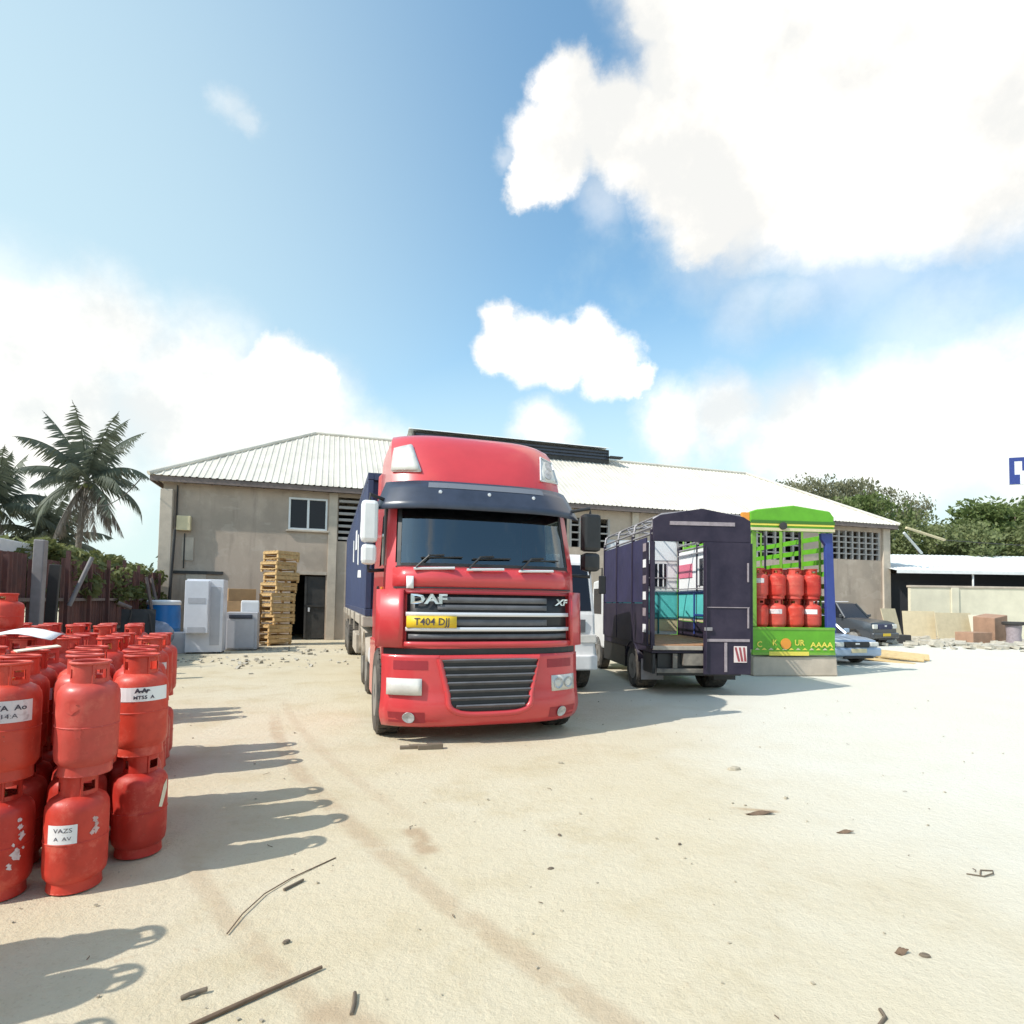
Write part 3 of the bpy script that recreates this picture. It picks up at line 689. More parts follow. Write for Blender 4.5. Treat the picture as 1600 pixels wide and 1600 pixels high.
def trees():
    g = 'trees behind the low shed'
    T = [((30.5, 49, 0), 0, (1.25, 1.36), 'dark green tree with bushy crown just right of the warehouse roof'),
         ((25, 47, 0), 1, (1.15, 1.2), 'olive green bushy tree rising behind the right end of the warehouse'),
         ((36, 46, 0), 2, (1.3, 1.12), 'leafy tree with pointed top above the middle of the shed roof'),
         ((42.5, 48.5, 0), 0, (1.4, 1.36), 'tallest dark green tree above the low shed roof'),
         ((39, 43.5, 0), 1, (1.1, 1.02), 'shorter olive tree close behind the shed roof'),
         ((31.5, 43.5, 0), 1, (1.1, 1.0), 'low olive tree behind the slanting eave pipe'),
         ((46, 44, 0), 1, (1.25, 1.22), 'olive tree at the right edge of the photo behind the shed'),
         ((44, 53, 0), 0, (1.3, 1.28), 'dark tree between the tallest tree and the photo edge'),
         ((34, 52, 0), 1, (1.25, 1.25), 'pale olive tree filling the gap beside the acacias'),
         ((50, 51, 0), 2, (1.3, 1.35), 'dark tree furthest right beyond the shed'),
         ((25.5, 41.5, 0), 0, (.62, .60), 'small dark tree in the gap between warehouse and shed')]
    for i, (p, k, s, lab) in enumerate(T): place_tree('bushy_tree', TR[k], p, i * 1.3, s, None, lab, g)
    place_tree('acacia_tree', AC, (28.3, 55, 0), .4, (1.05, 1.5), None, 'flat topped pale acacia showing above the warehouse roof hip', g)
    place_tree('acacia_tree', AC, (35.5, 58, 0), 2.0, (.9, 1.42), None, 'lower pale acacia between the flat topped acacia and dark trees', g)
    # shrubs over the left fence
    d = (FB - FA2).normalized(); nrm = Vector((-d.y, d.x, 0))
    S = [(.47, 'sprawling olive shrub over the fence next to the grey post'), (.58, 'broad yellow green shrub over the middle of the fence'), (.68, 'leafy shrub hanging over the fence below the tall palm'),
         (.78, 'dense green shrub over the fence left of the dark pole'), (.88, 'green shrub above the fence behind the dark pole'), (.97, 'last shrub over the fence beside the warehouse corner')]
    for i, (t, lab) in enumerate(S):
        p = FA2.lerp(FB, t) + nrm * .9
        place_tree('fence_shrub', SH[i % 2], p + Vector((0, 0, 1.05 - .1 * (i > 3))), i * 2.1, (1.25, 1.15), None, lab, 'shrubs over the fence', 'shrub')
trees()

def palm(loc, h, lean, seed, label, nf, fl, dry):
    rnd = random.Random(seed); r = empty('coconut_palm', loc, 0, label, 'palm tree', 'palms beyond the fence')
    top = Vector((lean[0], lean[1], h))
    b = MB(); b.tube([(0, 0, 0), (lean[0] * .2, lean[1] * .2, h * .35), (lean[0] * .6, lean[1] * .6, h * .7), top], .17, 10, r1=.11); b.build('trunk', MT['palm_trunk'], r, smooth=60)
    b = MB()
    for k in range(7):
        a = rnd.uniform(0, 6.28); b.lathe([(.01, -.13), (.1, -.07), (.12, 0), (.08, .09), (.01, .13)], 8, c=(top.x + .24 * math.cos(a), top.y + .24 * math.sin(a), h - .25 + rnd.uniform(-.1, .1)))
    b.build('coconuts', MT['leaf_olive'], r, smooth=60)
    for k in range(nf + dry):
        a = k * 2.39996 + rnd.uniform(-.2, .2); isd = k >= nf
        el = R(rnd.uniform(-75, -40)) if isd else R(86 - 112 * (k / nf) ** 1.15 + rnd.uniform(-8, 8)); L_ = fl * rnd.uniform(.85, 1.1)
        droop = .3 if isd else (rnd.uniform(.25, .7) if k < 7 else rnd.uniform(.7, 1.35)); L_ *= 1.0 if k > 7 else 1.12
        pts = []; p = Vector((0, 0, 0)); e = el; n = 16
        hd = Vector((math.cos(a), math.sin(a), 0))
        for i in range(n + 1):
            pts.append(p.copy()); p = p + (hd * math.cos(e) + Vector((0, 0, math.sin(e)))) * (L_ / n); e = max(R(-86), e - droop / n * (1 + i / n))
        b = MB(); b.tube(pts, .035, 4, r1=.008); side = Vector((-hd.y, hd.x, 0))
        for i in range(2, n):
            for s in (-1, 1):
                for q in (0, .33, .66):
                    o = pts[i].lerp(pts[i + 1], q); t = (pts[i + 1] - pts[i]).normalized(); f = (i + q) / n
                    ll = .85 * fl / 3 * math.sin(math.pi * min(1, .18 + f * .85)) ** .7 * rnd.uniform(.75, 1.1)
                    if rnd.random() < (.35 if isd else .14): continue
                    dd = (side * s * .72 + t * .55 + Vector((0, 0, -.55 - .35 * rnd.random() - (.5 if isd else 0)))).normalized()
                    w = t * .045
                    b.add([o - w, o + w, o + dd * ll * .55 + w * .9 + Vector((0, 0, -.02)), o + dd * ll + Vector((0, 0, -.12 * ll))], [(0, 1, 2, 3)])
        b.build('frond', MT['frond_dry'] if isd else MT['frond'], r, loc=top, normals=False)
    return r
palm((-22.0, 29.5, 0), 7.45, (.45, 0), 3, 'tall shaggy coconut palm standing alone left of the warehouse', 21, 3.5, 11)
palm((-27.2, 30.5, 0), 6.2, (.2, 0), 5, 'shorter palm just left of the tall shaggy palm', 20, 3.3, 6)
palm((-30.2, 30.5, 0), 7.6, (.1, 0), 8, 'palm cut by the left edge of the photo', 20, 3.3, 6)
palm((-26.0, 33, 0), 4.6, (.1, 0), 12, 'low bushy young palm between the two taller palms', 18, 3.2, 3)

def far_woods():
    rnd = random.Random(77); b = MB()
    for k in range(150):                                  # a ring of far trees all round the yard
        a = 2 * math.pi * k / 150 + rnd.uniform(-.02, .02); d = rnd.uniform(75, 115); x, y = d * math.sin(a), d * math.cos(a)
        hh = rnd.uniform(3.5, 7.5) * (1.3 if y < 0 else 1)
        for j in range(7): leaf_cloud(b, rnd, (x + rnd.uniform(-4, 4), y + rnd.uniform(-4, 4), hh * rnd.uniform(.25, .85)), rnd.uniform(1.6, 3.2), 42, .6, .8)
    o = b.build('far_woods', MT['far'], normals=False); tag(o, 'distant line of low woods round the yard', 'woods', kind='stuff')
far_woods()

# ------------------------------------------------------------------ wheels
def wheel(parent, x, y, rad, w, side, name='wheel', n=32):
    """axle along x; side=-1 shows its face to -x"""
    b = MB(); r0 = rad * .60
    prof = [(r0, -w / 2), (rad * .93, -w / 2), (rad, -w * .40), (rad, w * .40), (rad * .93, w / 2), (r0, w / 2), (r0, -w / 2)]
    b.lathe(prof, n, 'x', cap=False)
    for k in range(n):                                     # tread blocks
        t = 2 * math.pi * k / n; m = Matrix.Rotation(t, 4, 'X')
        for (a, c) in ((-.42, -.08), (.08, .42)): b.box(a * w, c * w, -.35 * rad * 2 * math.pi / n, .35 * rad * 2 * math.pi / n, rad * .985, rad * 1.015, m)
    o = b.build(name, MT['tyre'], parent, smooth=35, loc=(x, y, rad), normals=False)
    b = MB(); s = side
    b.lathe([(r0 * 1.0, s * w * .5), (r0 * .97, s * w * .38), (r0 * .86, s * w * .2), (r0 * .45, s * w * .22), (r0 * .42, s * w * .46), (r0 * .30, s * w * .5), (.01, s * w * .5)], 24, 'x')
    for k in range(8):
        t = 2 * math.pi * k / 8; c = (s * w * .235, r0 * .62 * math.cos(t), r0 * .62 * math.sin(t)); b.lathe([(.022, -.02), (.022, .02)], 6, 'x', c=c)
    b.build('rim', MT['rim'], o, smooth=40)
    return o

# ------------------------------------------------------------------ the red tractor unit
def red_truck():
    r = empty('truck_tractor', (-.25, 7.10, 0), ALPHA, 'red cab-over lorry with grey sun visor and yellow number plate', 'truck')
    r.scale = (1.0, 1, 1.035)
    ZY = [(.14, .14), (.25, .03), (.45, .0), (1.05, .03), (1.7, .05), (2.06, .09), (2.75, .30), (3.02, .37), (3.3, .50), (3.58, .68), (3.76, .90), (3.86, 1.35), (3.88, 2.2)]
    ZW = [(.14, 1.19), (.3, 1.225), (1.05, 1.225), (2.06, 1.215), (2.75, 1.18), (3.05, 1.14), (3.4, 1.14), (3.68, 1.115), (3.80, 1.07), (3.88, .95)]
    def ip(T, z):
        if z <= T[0][0]: return T[0][1]
        for (a, c), (d, e) in zip(T, T[1:]):
            if z <= d: return c + (e - c) * (z - a) / (d - a)
        return T[-1][1]
    def F(t, z, off=0.):
        """front skin: t across (-1..1), z up, off = proud of the skin"""
        w = ip(ZW, z); c = .30
        x = w * t; y = ip(ZY, z) + c * abs(t) ** 4
        sl = 4 * c * abs(t) ** 3 / w * (1 if t > 0 else -1); n = Vector((sl, -1, 0)).normalized()
        return Vector((x, y, z)) + n * off
    TB = 2.28
    # cab shell with real windscreen and side window openings
    ts = lin(-1, 1, 25); zs = [.98, 1.25, 1.5, 1.75, 2.06, 2.2, 2.45, 2.72, 2.9, 3.05, 3.2, 3.35, 3.5, 3.62, 3.71, 3.78, 3.83, 3.865]
    ys = [.75, 1.35, 1.8, TB]
    cols = []
    def sec(z):
        w = ip(ZW, z); yf = ip(ZY, z) + .30
        yy = [max(y, yf + .02 * (i + 1)) for i, y in enumerate(ys)]
        left = [Vector((-w, y, z)) for y in reversed(yy)]; right = [Vector((w, y, z)) for y in yy]
        return left + [F(t, z) for t in ts] + right
    S = [sec(z) for z in zs]; n = len(S[0]); b = MB(); vs = [p for s_ in S for p in s_]; fs = []
    for j in range(len(zs) - 1):
        zc = (zs[j] + zs[j + 1]) / 2
        for i in range(n - 1):
            if 2.06 < zc < 2.72:
                if 4 + 1 <= i <= 4 + 22: continue                 # windscreen
                if i == 2 or i == n - 1 - 3: continue              # door windows
            fs.append((j * n + i, j * n + i + 1, (j + 1) * n + i + 1, (j + 1) * n + i))
        fs.append((j * n + n - 1, j * n, (j + 1) * n, (j + 1) * n + n - 1))
    fs.append(tuple((len(zs) - 1) * n + i for i in range(n))); fs.append(tuple(reversed(range(n))))
    b.add(vs, fs); b.build('cab', MT['red_paint'], r, smooth=38, normals=False)
    # interior
    MB().grid(lambda t, z: F(t, z, -.35 + 0 * t) + Vector((0, .1, 0)), lin(-.9, .9, 9), [1.7, 2.1]).build('dashboard', MT['black'], r, solid=-.3)
    MB().box(-1.1, 1.1, .5, 2.2, 1.15, 1.2).build('cab_floor', MT['black'], r)
    MB().box(-1.1, 1.1, 2.19, 2.24, 1.2, 3.2).build('cab_lining', MT['seat'], r)
    MB().box(-1.05, 1.05, .75, 2.18, 2.84, 2.88).build('headliner', MT['seat'], r)
    for x in (-.62, .62):
        s_ = MB().box(x - .26, x + .26, 1.0, 1.5, 1.6, 1.75).build('seat', MT['seat'], r, bevel=.04)
        MB().box(x - .25, x + .25, 1.42, 1.56, 1.76, 2.4).build('backrest', MT['seat'], s_, bevel=.04); MB().box(x - .14, x + .14, 1.42, 1.52, 2.42, 2.62).build('headrest', MT['seat'], s_, bevel=.03)
    MB().ring((.55, .85, 2.02), (0, -.55, .8), .22, .016, 24, 6).build('steering_wheel', MT['black'], r, smooth=60)
    MB().grid(lambda t, z: F(t, z, .006), lin(-.87, .87, 21), lin(2.04, 2.74, 6)).build('windscreen', MT['glass'], r, smooth=60)
    fr = MB()
    for (a, c, d, e) in ((-.90, -.865, 2.02, 2.74), (.865, .90, 2.02, 2.74), (-.865, .865, 2.02, 2.055)): fr.grid(lambda t, z: F(t, z, .012), lin(a, c, 2 if c - a < .1 else 19), lin(d, e, 5))
    fr.build('windscreen_seal', MT['black'], r, solid=.012, normals=False)
    for s_ in (-1, 1):
        w = s_ * 1.203
        MB().quad((w, .76, 2.07), (w, 1.34, 2.07), (s_ * 1.183, 1.34, 2.71), (s_ * 1.183, .76, 2.71)).build('side_window', MT['glass'], r)
        d = MB().quad((s_ * 1.23, .48, 1.08), (s_ * 1.23, 1.42, 1.08), (s_ * 1.226, 1.42, 2.03), (s_ * 1.226, .48, 2.03)).build('door', MT['red_paint'], r, solid=.012)
        MB().box(s_ * 1.235 - .012, s_ * 1.235 + .012, 1.22, 1.36, 1.74, 1.80).build('handle', MT['black'], d, bevel=.006)
        MB().box(s_ * 1.20 - .02, s_ * 1.20 + .03, .60, .74, 1.93, 2.85).build('pillar', MT['black'], r, bevel=.01)
        # amber marker and side deflector
        MB().box(s_ * 1.236 - .008, s_ * 1.236 + .008, .62, .80, 1.70, 1.78).build('side_marker', MT['amber'], r, bevel=.004)
        sd = MB().prism([(s_ * 1.19, 2.30, 1.3), (s_ * 1.19, 2.85, 1.3), (s_ * 1.14, 2.85, 3.55), (s_ * 1.02, 2.30, 3.62)], (-s_ * .04, 0, 0)).build('side_deflector', MT['red_paint'], r, bevel=.01)
        # wheel arch skirt
        b = MB(); yy = lin(.34, 2.25, 30); cy, cz, ra = .86, .52, .64
        vs = []
        for y in yy:
            zb = .34
            if abs(y - cy) < ra: zb = max(.34, cz + math.sqrt(ra * ra - (y - cy) ** 2))
            vs += [(s_ * 1.222, y, min(zb, 1.075)), (s_ * 1.222, y, 1.08)]
        b.add(vs, [(2 * i, 2 * i + 2, 2 * i + 3, 2 * i + 1) for i in range(len(yy) - 1)]); b.build('fender', MT['red_paint'], r, solid=.03 if s_ < 0 else -.03, normals=False)
        MB().box(s_ * 1.17 - .06, s_ * 1.17 + .06, 1.78, 2.2, .40, .44).build('step', MT['black'], r)
        wheel(r, s_ * 1.13, .86, .51, .30, s_, 'front_wheel')
        for yy_ in (4.15, 5.35):
            wheel(r, s_ * 1.02, yy_, .50, .34, s_, 'rear_wheel')
            b = MB(); b.grid(lambda a, x: Vector((x, yy_ + .60 * math.cos(a), .50 + .60 * math.sin(a))), lin(R(10), R(170), 15), [s_ * .82, s_ * 1.235]); b.build('mudguard', MT['beige_steel'], r, solid=.02, smooth=50)
        # fuel tank and battery box
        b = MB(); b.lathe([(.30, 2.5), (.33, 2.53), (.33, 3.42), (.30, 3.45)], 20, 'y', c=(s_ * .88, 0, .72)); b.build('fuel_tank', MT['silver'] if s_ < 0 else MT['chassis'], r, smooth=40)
    MB().box(-.42, .42, 1.6, 6.2, .72, .98).build('chassis', MT['chassis'], r, bevel=.02)
    MB().box(-.30, .30, 1.0, 2.4, .5, 1.2).build('engine', MT['black'], r)
    for y in (.86, 4.15, 5.35): MB().tube([(-1, y, .5), (1, y, .5)], .08, 8).build('axle', MT['chassis'], r)
    # bumper
    tb = lin(-1.0, 1.0, 31)
    def disc(fn, t0, z0, rad, name, parent):
        b = MB(); w = 1.2; n = 18; vs = [fn(t0, z0) + Vector((0, .012, 0))]
        for k, q in ((0, .55), (1, .88), (2, 1.0)):
            vs += [fn(t0 + rad * q / w * math.cos(2 * math.pi * i / n), z0 + rad * q * math.sin(2 * math.pi * i / n)) + Vector((0, (.006, -.004, -.010)[k], 0)) for i in range(n)]
        fs = [(0, 1 + i, 1 + (i + 1) % n) for i in range(n)] + [(1 + k * n + i, 1 + (k + 1) * n + i, 1 + (k + 1) * n + (i + 1) % n, 1 + k * n + (i + 1) % n) for k in (0, 1) for i in range(n)]
        b.add(vs, fs); return b.build(name, MT['lamp_dark'], parent, smooth=50, solid=-.004)
    def fb(t, z): return F(t, z, .035 + .03 * math.exp(-((z - .36) / .14) ** 2))
    MB().grid(fb, tb, [.19, .205, .235, .28, .36, .45, .52, .60, .70, .80, .90, .97, 1.005]).build('bumper', MT['red_paint'], r, smooth=50, solid=.05, normals=False)
    MB().grid(lambda t, z: F(t, z, .006), lin(-1, 1, 21), [1.005, 1.075]).build('seam', MT['black'], r, normals=False)
    for t in (-.905, .905): MB().grid(lambda q, z: F(t + q, z, .007), [-.006, .006], [1.76, 1.9, 2.02]).build('panel_gap', MT['black'], r, normals=False)
    MB().grid(lambda t, z: F(t, z, .026), lin(-.92, .92, 21), [1.762, 1.778]).build('panel_gap', MT['black'], r, normals=False)
    for s_ in (-1, 1):
        b = MB(); b.grid(lambda t, z: fb(t, z) + Vector((0, -.004, 0)), [s_ * q for q in lin(.60, .90, 6)], [.84, .94]); b.build('step_recess', MT['red_dark'], r, normals=False)  # flat darker red patch, the shade of a recess put into colour
        h = MB().grid(lambda t, z: fb(t, z) + Vector((0, -.012, 0)), [s_ * q for q in lin(.65, .945, 8)], lin(.56, .745, 3)).build('headlamp', MT['lamp'], r, solid=.03, normals=False, smooth=60)
        for q in (.73, .86):
            c = fb(s_ * q, .65); disc(lambda t, z: fb(t, z) + Vector((0, -.016, 0)), s_ * q, .65, .066, 'reflector', h)
        disc(lambda t, z: fb(t, z) + Vector((0, -.010, 0)), s_ * .76, .31, .062, 'fog_lamp', r)
        g = MB(); g.grid(lambda t, z: fb(t, z) + Vector((0, -.004, 0)), [s_ * q for q in lin(.62, .93, 6)], [.25, .37]); g.build('fog_recess', MT['red_dark'], r, normals=False)  # no depth here: darker red painted as the recess shade
    # lower grille: rounded trapezium with slats and a red rim
    gl = []
    for a in lin(0, 1, 17):
        ang = math.pi + a * math.pi; gl.append((.50 * math.copysign(abs(math.cos(ang)) ** .55, math.cos(ang)), .56 + .22 * math.copysign(abs(math.sin(ang)) ** .55, math.sin(ang))))
    outline = [(-.60, .97)] + gl + [(.60, .97)]
    def gp(x, z, off): t = x / ip(ZW, z); return fb(t, z) + Vector((0, -off, 0))
    def hwz(z): return .60 - .10 * max(0., min(1., (.97 - z) / .45)) if z > .56 else .50 * max(.02, 1 - ((.56 - z) / .222) ** 3.6) ** (1 / 3.6)
    MB().grid(lambda q, z: gp(q * hwz(z), z, .014), lin(-1, 1, 15), [.342, .36, .40, .46, .52, .60, .70, .80, .90, .97]).build('lower_grille', MT['black'], r, normals=False)
    rim = [gp(x * 1.02, z, .02) for x, z in outline]; MB().tube(rim + [rim[0]], .035, 8, cap=False).build('grille_rim', MT['red_paint'], r, smooth=60)
    for k in range(7):
        z = .41 + k * .085; hw = .585 - .085 * max(0, (1 - (z - .34) / .4)) - (.10 if k == 0 else 0)
        MB().grid(lambda x, q: gp(x, z + .03 * q, .02 + .03 * q), lin(-hw, hw, 9), [0, 1]).build('grille_slat', MT['dark_grille'], r, solid=.02, normals=False)
    # upper grille: dark field, two silver bars, surround
    def up(a, c, d, e, off, name, m, parent=r, th=.02, k=17): return MB().grid(lambda t, z: F(t, z, off), lin(a, c, k), lin(d, e, 3)).build(name, m, parent, solid=th, normals=False, smooth=60)
    G_ = up(-.80, .86, 1.16, 1.705, .012, 'upper_grille', MT['black'])
    for z0, z1 in ((1.60, 1.665), (1.52, 1.575), (1.34, 1.41), (1.185, 1.24)): up(-.52 if z0 > 1.3 else -.78, .60 if z0 > 1.3 else .84, z0, z1, .030, 'grille_slat', MT['dark_grille'], G_)
    for z0 in (1.445, 1.275): up(-.80, .86, z0, z0 + .045, .05, 'grille_bar', MT['silver'], G_)
    up(-.85, .90, 1.10, 1.155, .06, 'grille_frame', MT['red_paint']); up(-.85, .90, 1.70, 1.735, .035, 'grille_frame', MT['red_dark'])
    for s_ in (-1, 1):
        a, c = (-1.04, -.82) if s_ < 0 else (.88, 1.04); up(a, c, 1.09, 1.745, .075, 'corner_deflector', MT['red_paint'], k=7, th=.06)
    up(-.93, .93, 1.78, 2.0, .022, 'bonnet_panel', MT['red_paint'])
    # lettering
    def letters(txt, size, t0, z0, off, name, m, bold=.0, sx=1.0, shear=0.):
        vs, fs = text_geo(txt, size, bold); b = MB(); w = ip(ZW, z0)
        b.add([F(t0 + (x * sx + y * shear) / w, z0 + y, off) for x, y, _ in vs], fs); return b.build(name, m, r, normals=False)
    letters('DAF', .15, -.60, 1.635, .042, 'lettering', MT['chrome'], .006, 1.45); letters('XF', .10, .78, 1.615, .042, 'lettering', MT['chrome'], .004, 1.5, .3)
    up(-.80, -.74, 1.76, 1.90, .052, 'sticker', MT['white_plain'], k=3)
    p = up(-.79, -.34, 1.315, 1.445, .062, 'number_plate', MT['yellow'], k=5); letters('T404 DJJ', .118, -.565, 1.38, .066, 'plate_lettering', MT['ink'], .001, .92)
    # sun visor
    def vis(t, z): k = (3.06 - z) / .36; return F(t, z, .05 + .13 * k)
    MB().grid(vis, lin(-1.03, 1.03, 31), lin(2.70, 3.06, 5)).build('sun_visor', MT['visor'], r, smooth=50, solid=.02, normals=False)
    MB().grid(lambda t, z: vis(t, z) + Vector((0, -.006, .0)), lin(-.62, .66, 15), [2.965, 3.035]).build('visor_strip', mat('visor_pale', (.16, .17, .20), .35), r, normals=False)
    for t in (-.5, .02, .52):
        c = vis(t, 2.91); MB().lathe([(.022, .01), (.022, -.012), (.004, -.016)], 8, 'y', c=(c.x, c.y, c.z)).build('visor_bolt', MT['silver'], r)
    # roof lamps
    for s_ in (-1, 1):
        pts = [(s_ * .70, 3.19), (s_ * .985, 3.21), (s_ * .955, 3.52), (s_ * .78, 3.56)]
        b = MB()
        def bil(a, c): x = [(1 - a) * (1 - c) * pts[0][i] + a * (1 - c) * pts[1][i] + a * c * pts[2][i] + (1 - a) * c * pts[3][i] for i in (0, 1)]; return F(x[0], x[1], .016)
        b.grid(bil, lin(0, 1, 6), lin(0, 1, 6)); l = b.build('roof_lamp', MT['lamp'] if s_ < 0 else MT['lamp'], r, solid=.03, normals=False, smooth=60)
        e = [bil(a, c) + Vector((0, -.004, 0)) for a, c in ((0, 0), (1, 0), (1, 1), (0, 1), (0, 0))]; MB().tube(e, .012, 6, cap=False).build('lamp_rim', MT['silver'], l)
        for a, c in ((.42, .30), (.58, .70)):
            def rp_(u, v, a=a, c=c): return bil(a + u * (1 if s_ > 0 else 1), c + v) + Vector((0, -.006, 0))
            b = MB(); n = 18; vs = [rp_(0, 0)] + [rp_(.22 * math.cos(2 * math.pi * i / n), .21 * math.sin(2 * math.pi * i / n)) for i in range(n)]
            b.add(vs, [(0, 1 + i, 1 + (i + 1) % n) for i in range(n)]); b.build('reflector', MT['lamp_dark'], l, solid=-.006)
    # wipers
    for k, t in enumerate((-.62, -.12, .42)):
        wp = MB(); a = F(t - .10, 2.0, .05); m_ = F(t + .02, 2.14, .05); c = F(t + .34, 2.13, .035)
        wp.tube([a, m_, F(t + .16, 2.15, .045)], .012, 6); wp.tube([F(t - .06, 2.115, .03), c], .009, 6); w_ = wp.build('wiper', MT['black'], r)
        MB().tube([F(t - .12, 1.985, .045), F(t + .26, 2.0, .045)], .016, 6).build('wiper_arm', MT['silver'], w_)
    # mirrors: stacked pair each side
    for s_ in (-1, 1):
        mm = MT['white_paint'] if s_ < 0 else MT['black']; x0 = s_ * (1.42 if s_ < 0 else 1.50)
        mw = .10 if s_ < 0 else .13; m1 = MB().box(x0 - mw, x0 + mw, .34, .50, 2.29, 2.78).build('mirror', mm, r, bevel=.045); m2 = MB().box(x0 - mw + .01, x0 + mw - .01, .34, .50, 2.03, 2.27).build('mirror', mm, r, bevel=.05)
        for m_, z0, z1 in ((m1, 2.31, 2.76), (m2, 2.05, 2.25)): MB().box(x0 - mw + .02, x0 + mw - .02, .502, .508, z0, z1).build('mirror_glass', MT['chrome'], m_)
        MB().tube([(s_ * 1.17, .55, 2.80), (x0, .44, 2.86), (x0, .44, 2.78)], .022, 8).build('mirror_arm', MT['black'], r, smooth=50)
        MB().tube([(s_ * 1.2, .55, 1.98), (x0, .44, 1.96), (x0, .44, 2.04)], .022, 8).build('mirror_arm', MT['black'], r, smooth=50)
    # tow bracket under the bumper
    return r
RT = red_truck()
def loc_of(root_loc, rz, p):
    return Vector(root_loc) + Matrix.Rotation(rz, 4, 'Z') @ Vector(p)
def trailer():
    base = loc_of((-.33, 7.10, 0), ALPHA, (0, 3.35, 0))
    r = empty('semi_trailer', base, ALPHA, 'dusty flatbed semi-trailer behind the red cab', 'trailer')
    MB().box(-1.24, 1.24, 0, 12.2, 1.22, 1.40).build('deck', MT['beige_steel'], r, bevel=.02)
    for x in (-.5, .5): MB().box(x - .07, x + .07, 2.4, 12.0, .92, 1.217).build('chassis_beam', MT['chassis'], r)
    for y in (8.6, 9.9, 11.2):
        for s_ in (-1, 1): wheel(r, s_ * 1.02, y, .50, .34, s_, 'wheel')
        MB().tube([(-1, y, .5), (1, y, .5)], .08, 8).build('axle', MT['chassis'], r)
    for s_ in (-1, 1):
        MB().tube([(s_ * .6, 3.2, 0.02), (s_ * .6, 3.2, 1.2)], .07, 8).build('landing_leg', MT['chassis'], r)
        for k in range(5): MB().box(s_ * 1.255 - .012, s_ * 1.255 + .012, .4 + k * 2.4, .52 + k * 2.4, 1.05, 1.42).build('strap_hook', MT['beige_steel'], r)
    MB().box(-1.22, -.7, 2.6, 4.2, .55, .95).build('toolbox', MT['beige_steel'], r, bevel=.02); MB().box(.7, 1.22, 2.6, 4.2, .55, .95).build('toolbox', MT['beige_steel'], r, bevel=.02)
    # load: blue steel container
    c = empty('shipping_container', base + Vector((0, 0, 1.404)), ALPHA, 'dark blue corrugated steel container with white patches behind the red cab', 'container')
    L_, H_, w = 12.0, 2.42, 1.20
    for nm, s_ in (('side_panel', -1), ('side_panel', 1)):
        b = MB(); pts = []; y = .12
        while y < L_ - .12:
            for q, d in ((0, 0), (.07, .036), (.20, .036), (.27, 0)): pts.append((min(y + q, L_ - .12), d))
            y += .34
        b.add([(s_ * (w - d), y, z) for y, d in pts for z in (.12, H_ - .1)], [(2 * i, 2 * i + 2, 2 * i + 3, 2 * i + 1) for i in range(len(pts) - 1)]); b.build(nm, MT['blue_box'], c, normals=False)
    b = MB(); pts = []; x = -w + .1
    while x < w - .1:
        for q, d in ((0, 0), (.07, .03), (.19, .03), (.26, 0)): pts.append((min(x + q, w - .1), d))
        x += .33
    b.add([(x, .04 + d, z) for x, d in pts for z in (.12, H_ - .1)], [(2 * i, 2 * i + 2, 2 * i + 3, 2 * i + 1) for i in range(len(pts) - 1)]); b.build('front_panel', MT['blue_box'], c, normals=False)
    for x in (-w, w - .1):
        for y in (0, L_ - .12): MB().box(x, x + .1, y, y + .12, .125, H_ - .105).build('corner_post', MT['blue_box'], c, bevel=.01)
    for z in (0, H_ - .1):
        for x in (-w, w - .1): MB().box(x, x + .1, .0, L_, z, z + .12).build('side_rail', MT['blue_box'], c, bevel=.008)
        for y in (0, L_ - .1): MB().box(-w + .103, w - .103, y, y + .1, z, z + .12).build('end_rail', MT['blue_box'], c)
    MB().box(-w + .02, w - .02, .02, L_ - .02, H_ - .02, H_ + .015).build('roof', MT['blue_box'], c); MB().box(-w + .05, w - .05, L_ - .1, L_ - .03, .13, H_ - .11).build('rear_doors', MT['blue_box'], c)
    for k, (y0, z0, z1, wd) in enumerate(((1.4, 1.5, 1.85, .8), (2.6, 1.0, 1.7, .5), (3.4, 1.4, 1.9, .9), (1.5, .7, .9, 1.4), (5, 1.2, 1.8, .6))):
        MB().prism([(-w - .002, y0, z0), (-w - .002, y0 + wd, z0 + .05), (-w - .002, y0 + wd * .9, z1), (-w - .002, y0 + .1, z1 - .05)], (-.003, 0, 0)).build('white_mark', MT['white_plain'], c)
trailer()
def ground_scrap():
    o = MB(); rnd = random.Random(2)
    for k in range(4):
        a = rnd.uniform(-.3, .3); o.box(-.22 + k * .1, -.10 + k * .12, -.04 + a * .1, .03 + a * .1, 0, .035 + .01 * k)
    q = o.build('dark_scrap', MT['litter'], bevel=.006); q.location = (-1.02, 6.75, -.003); q.rotation_euler = (0, 0, .2)
    tag(q, 'flat dark scrap on the ground before the red bumper', 'scrap')
ground_scrap()

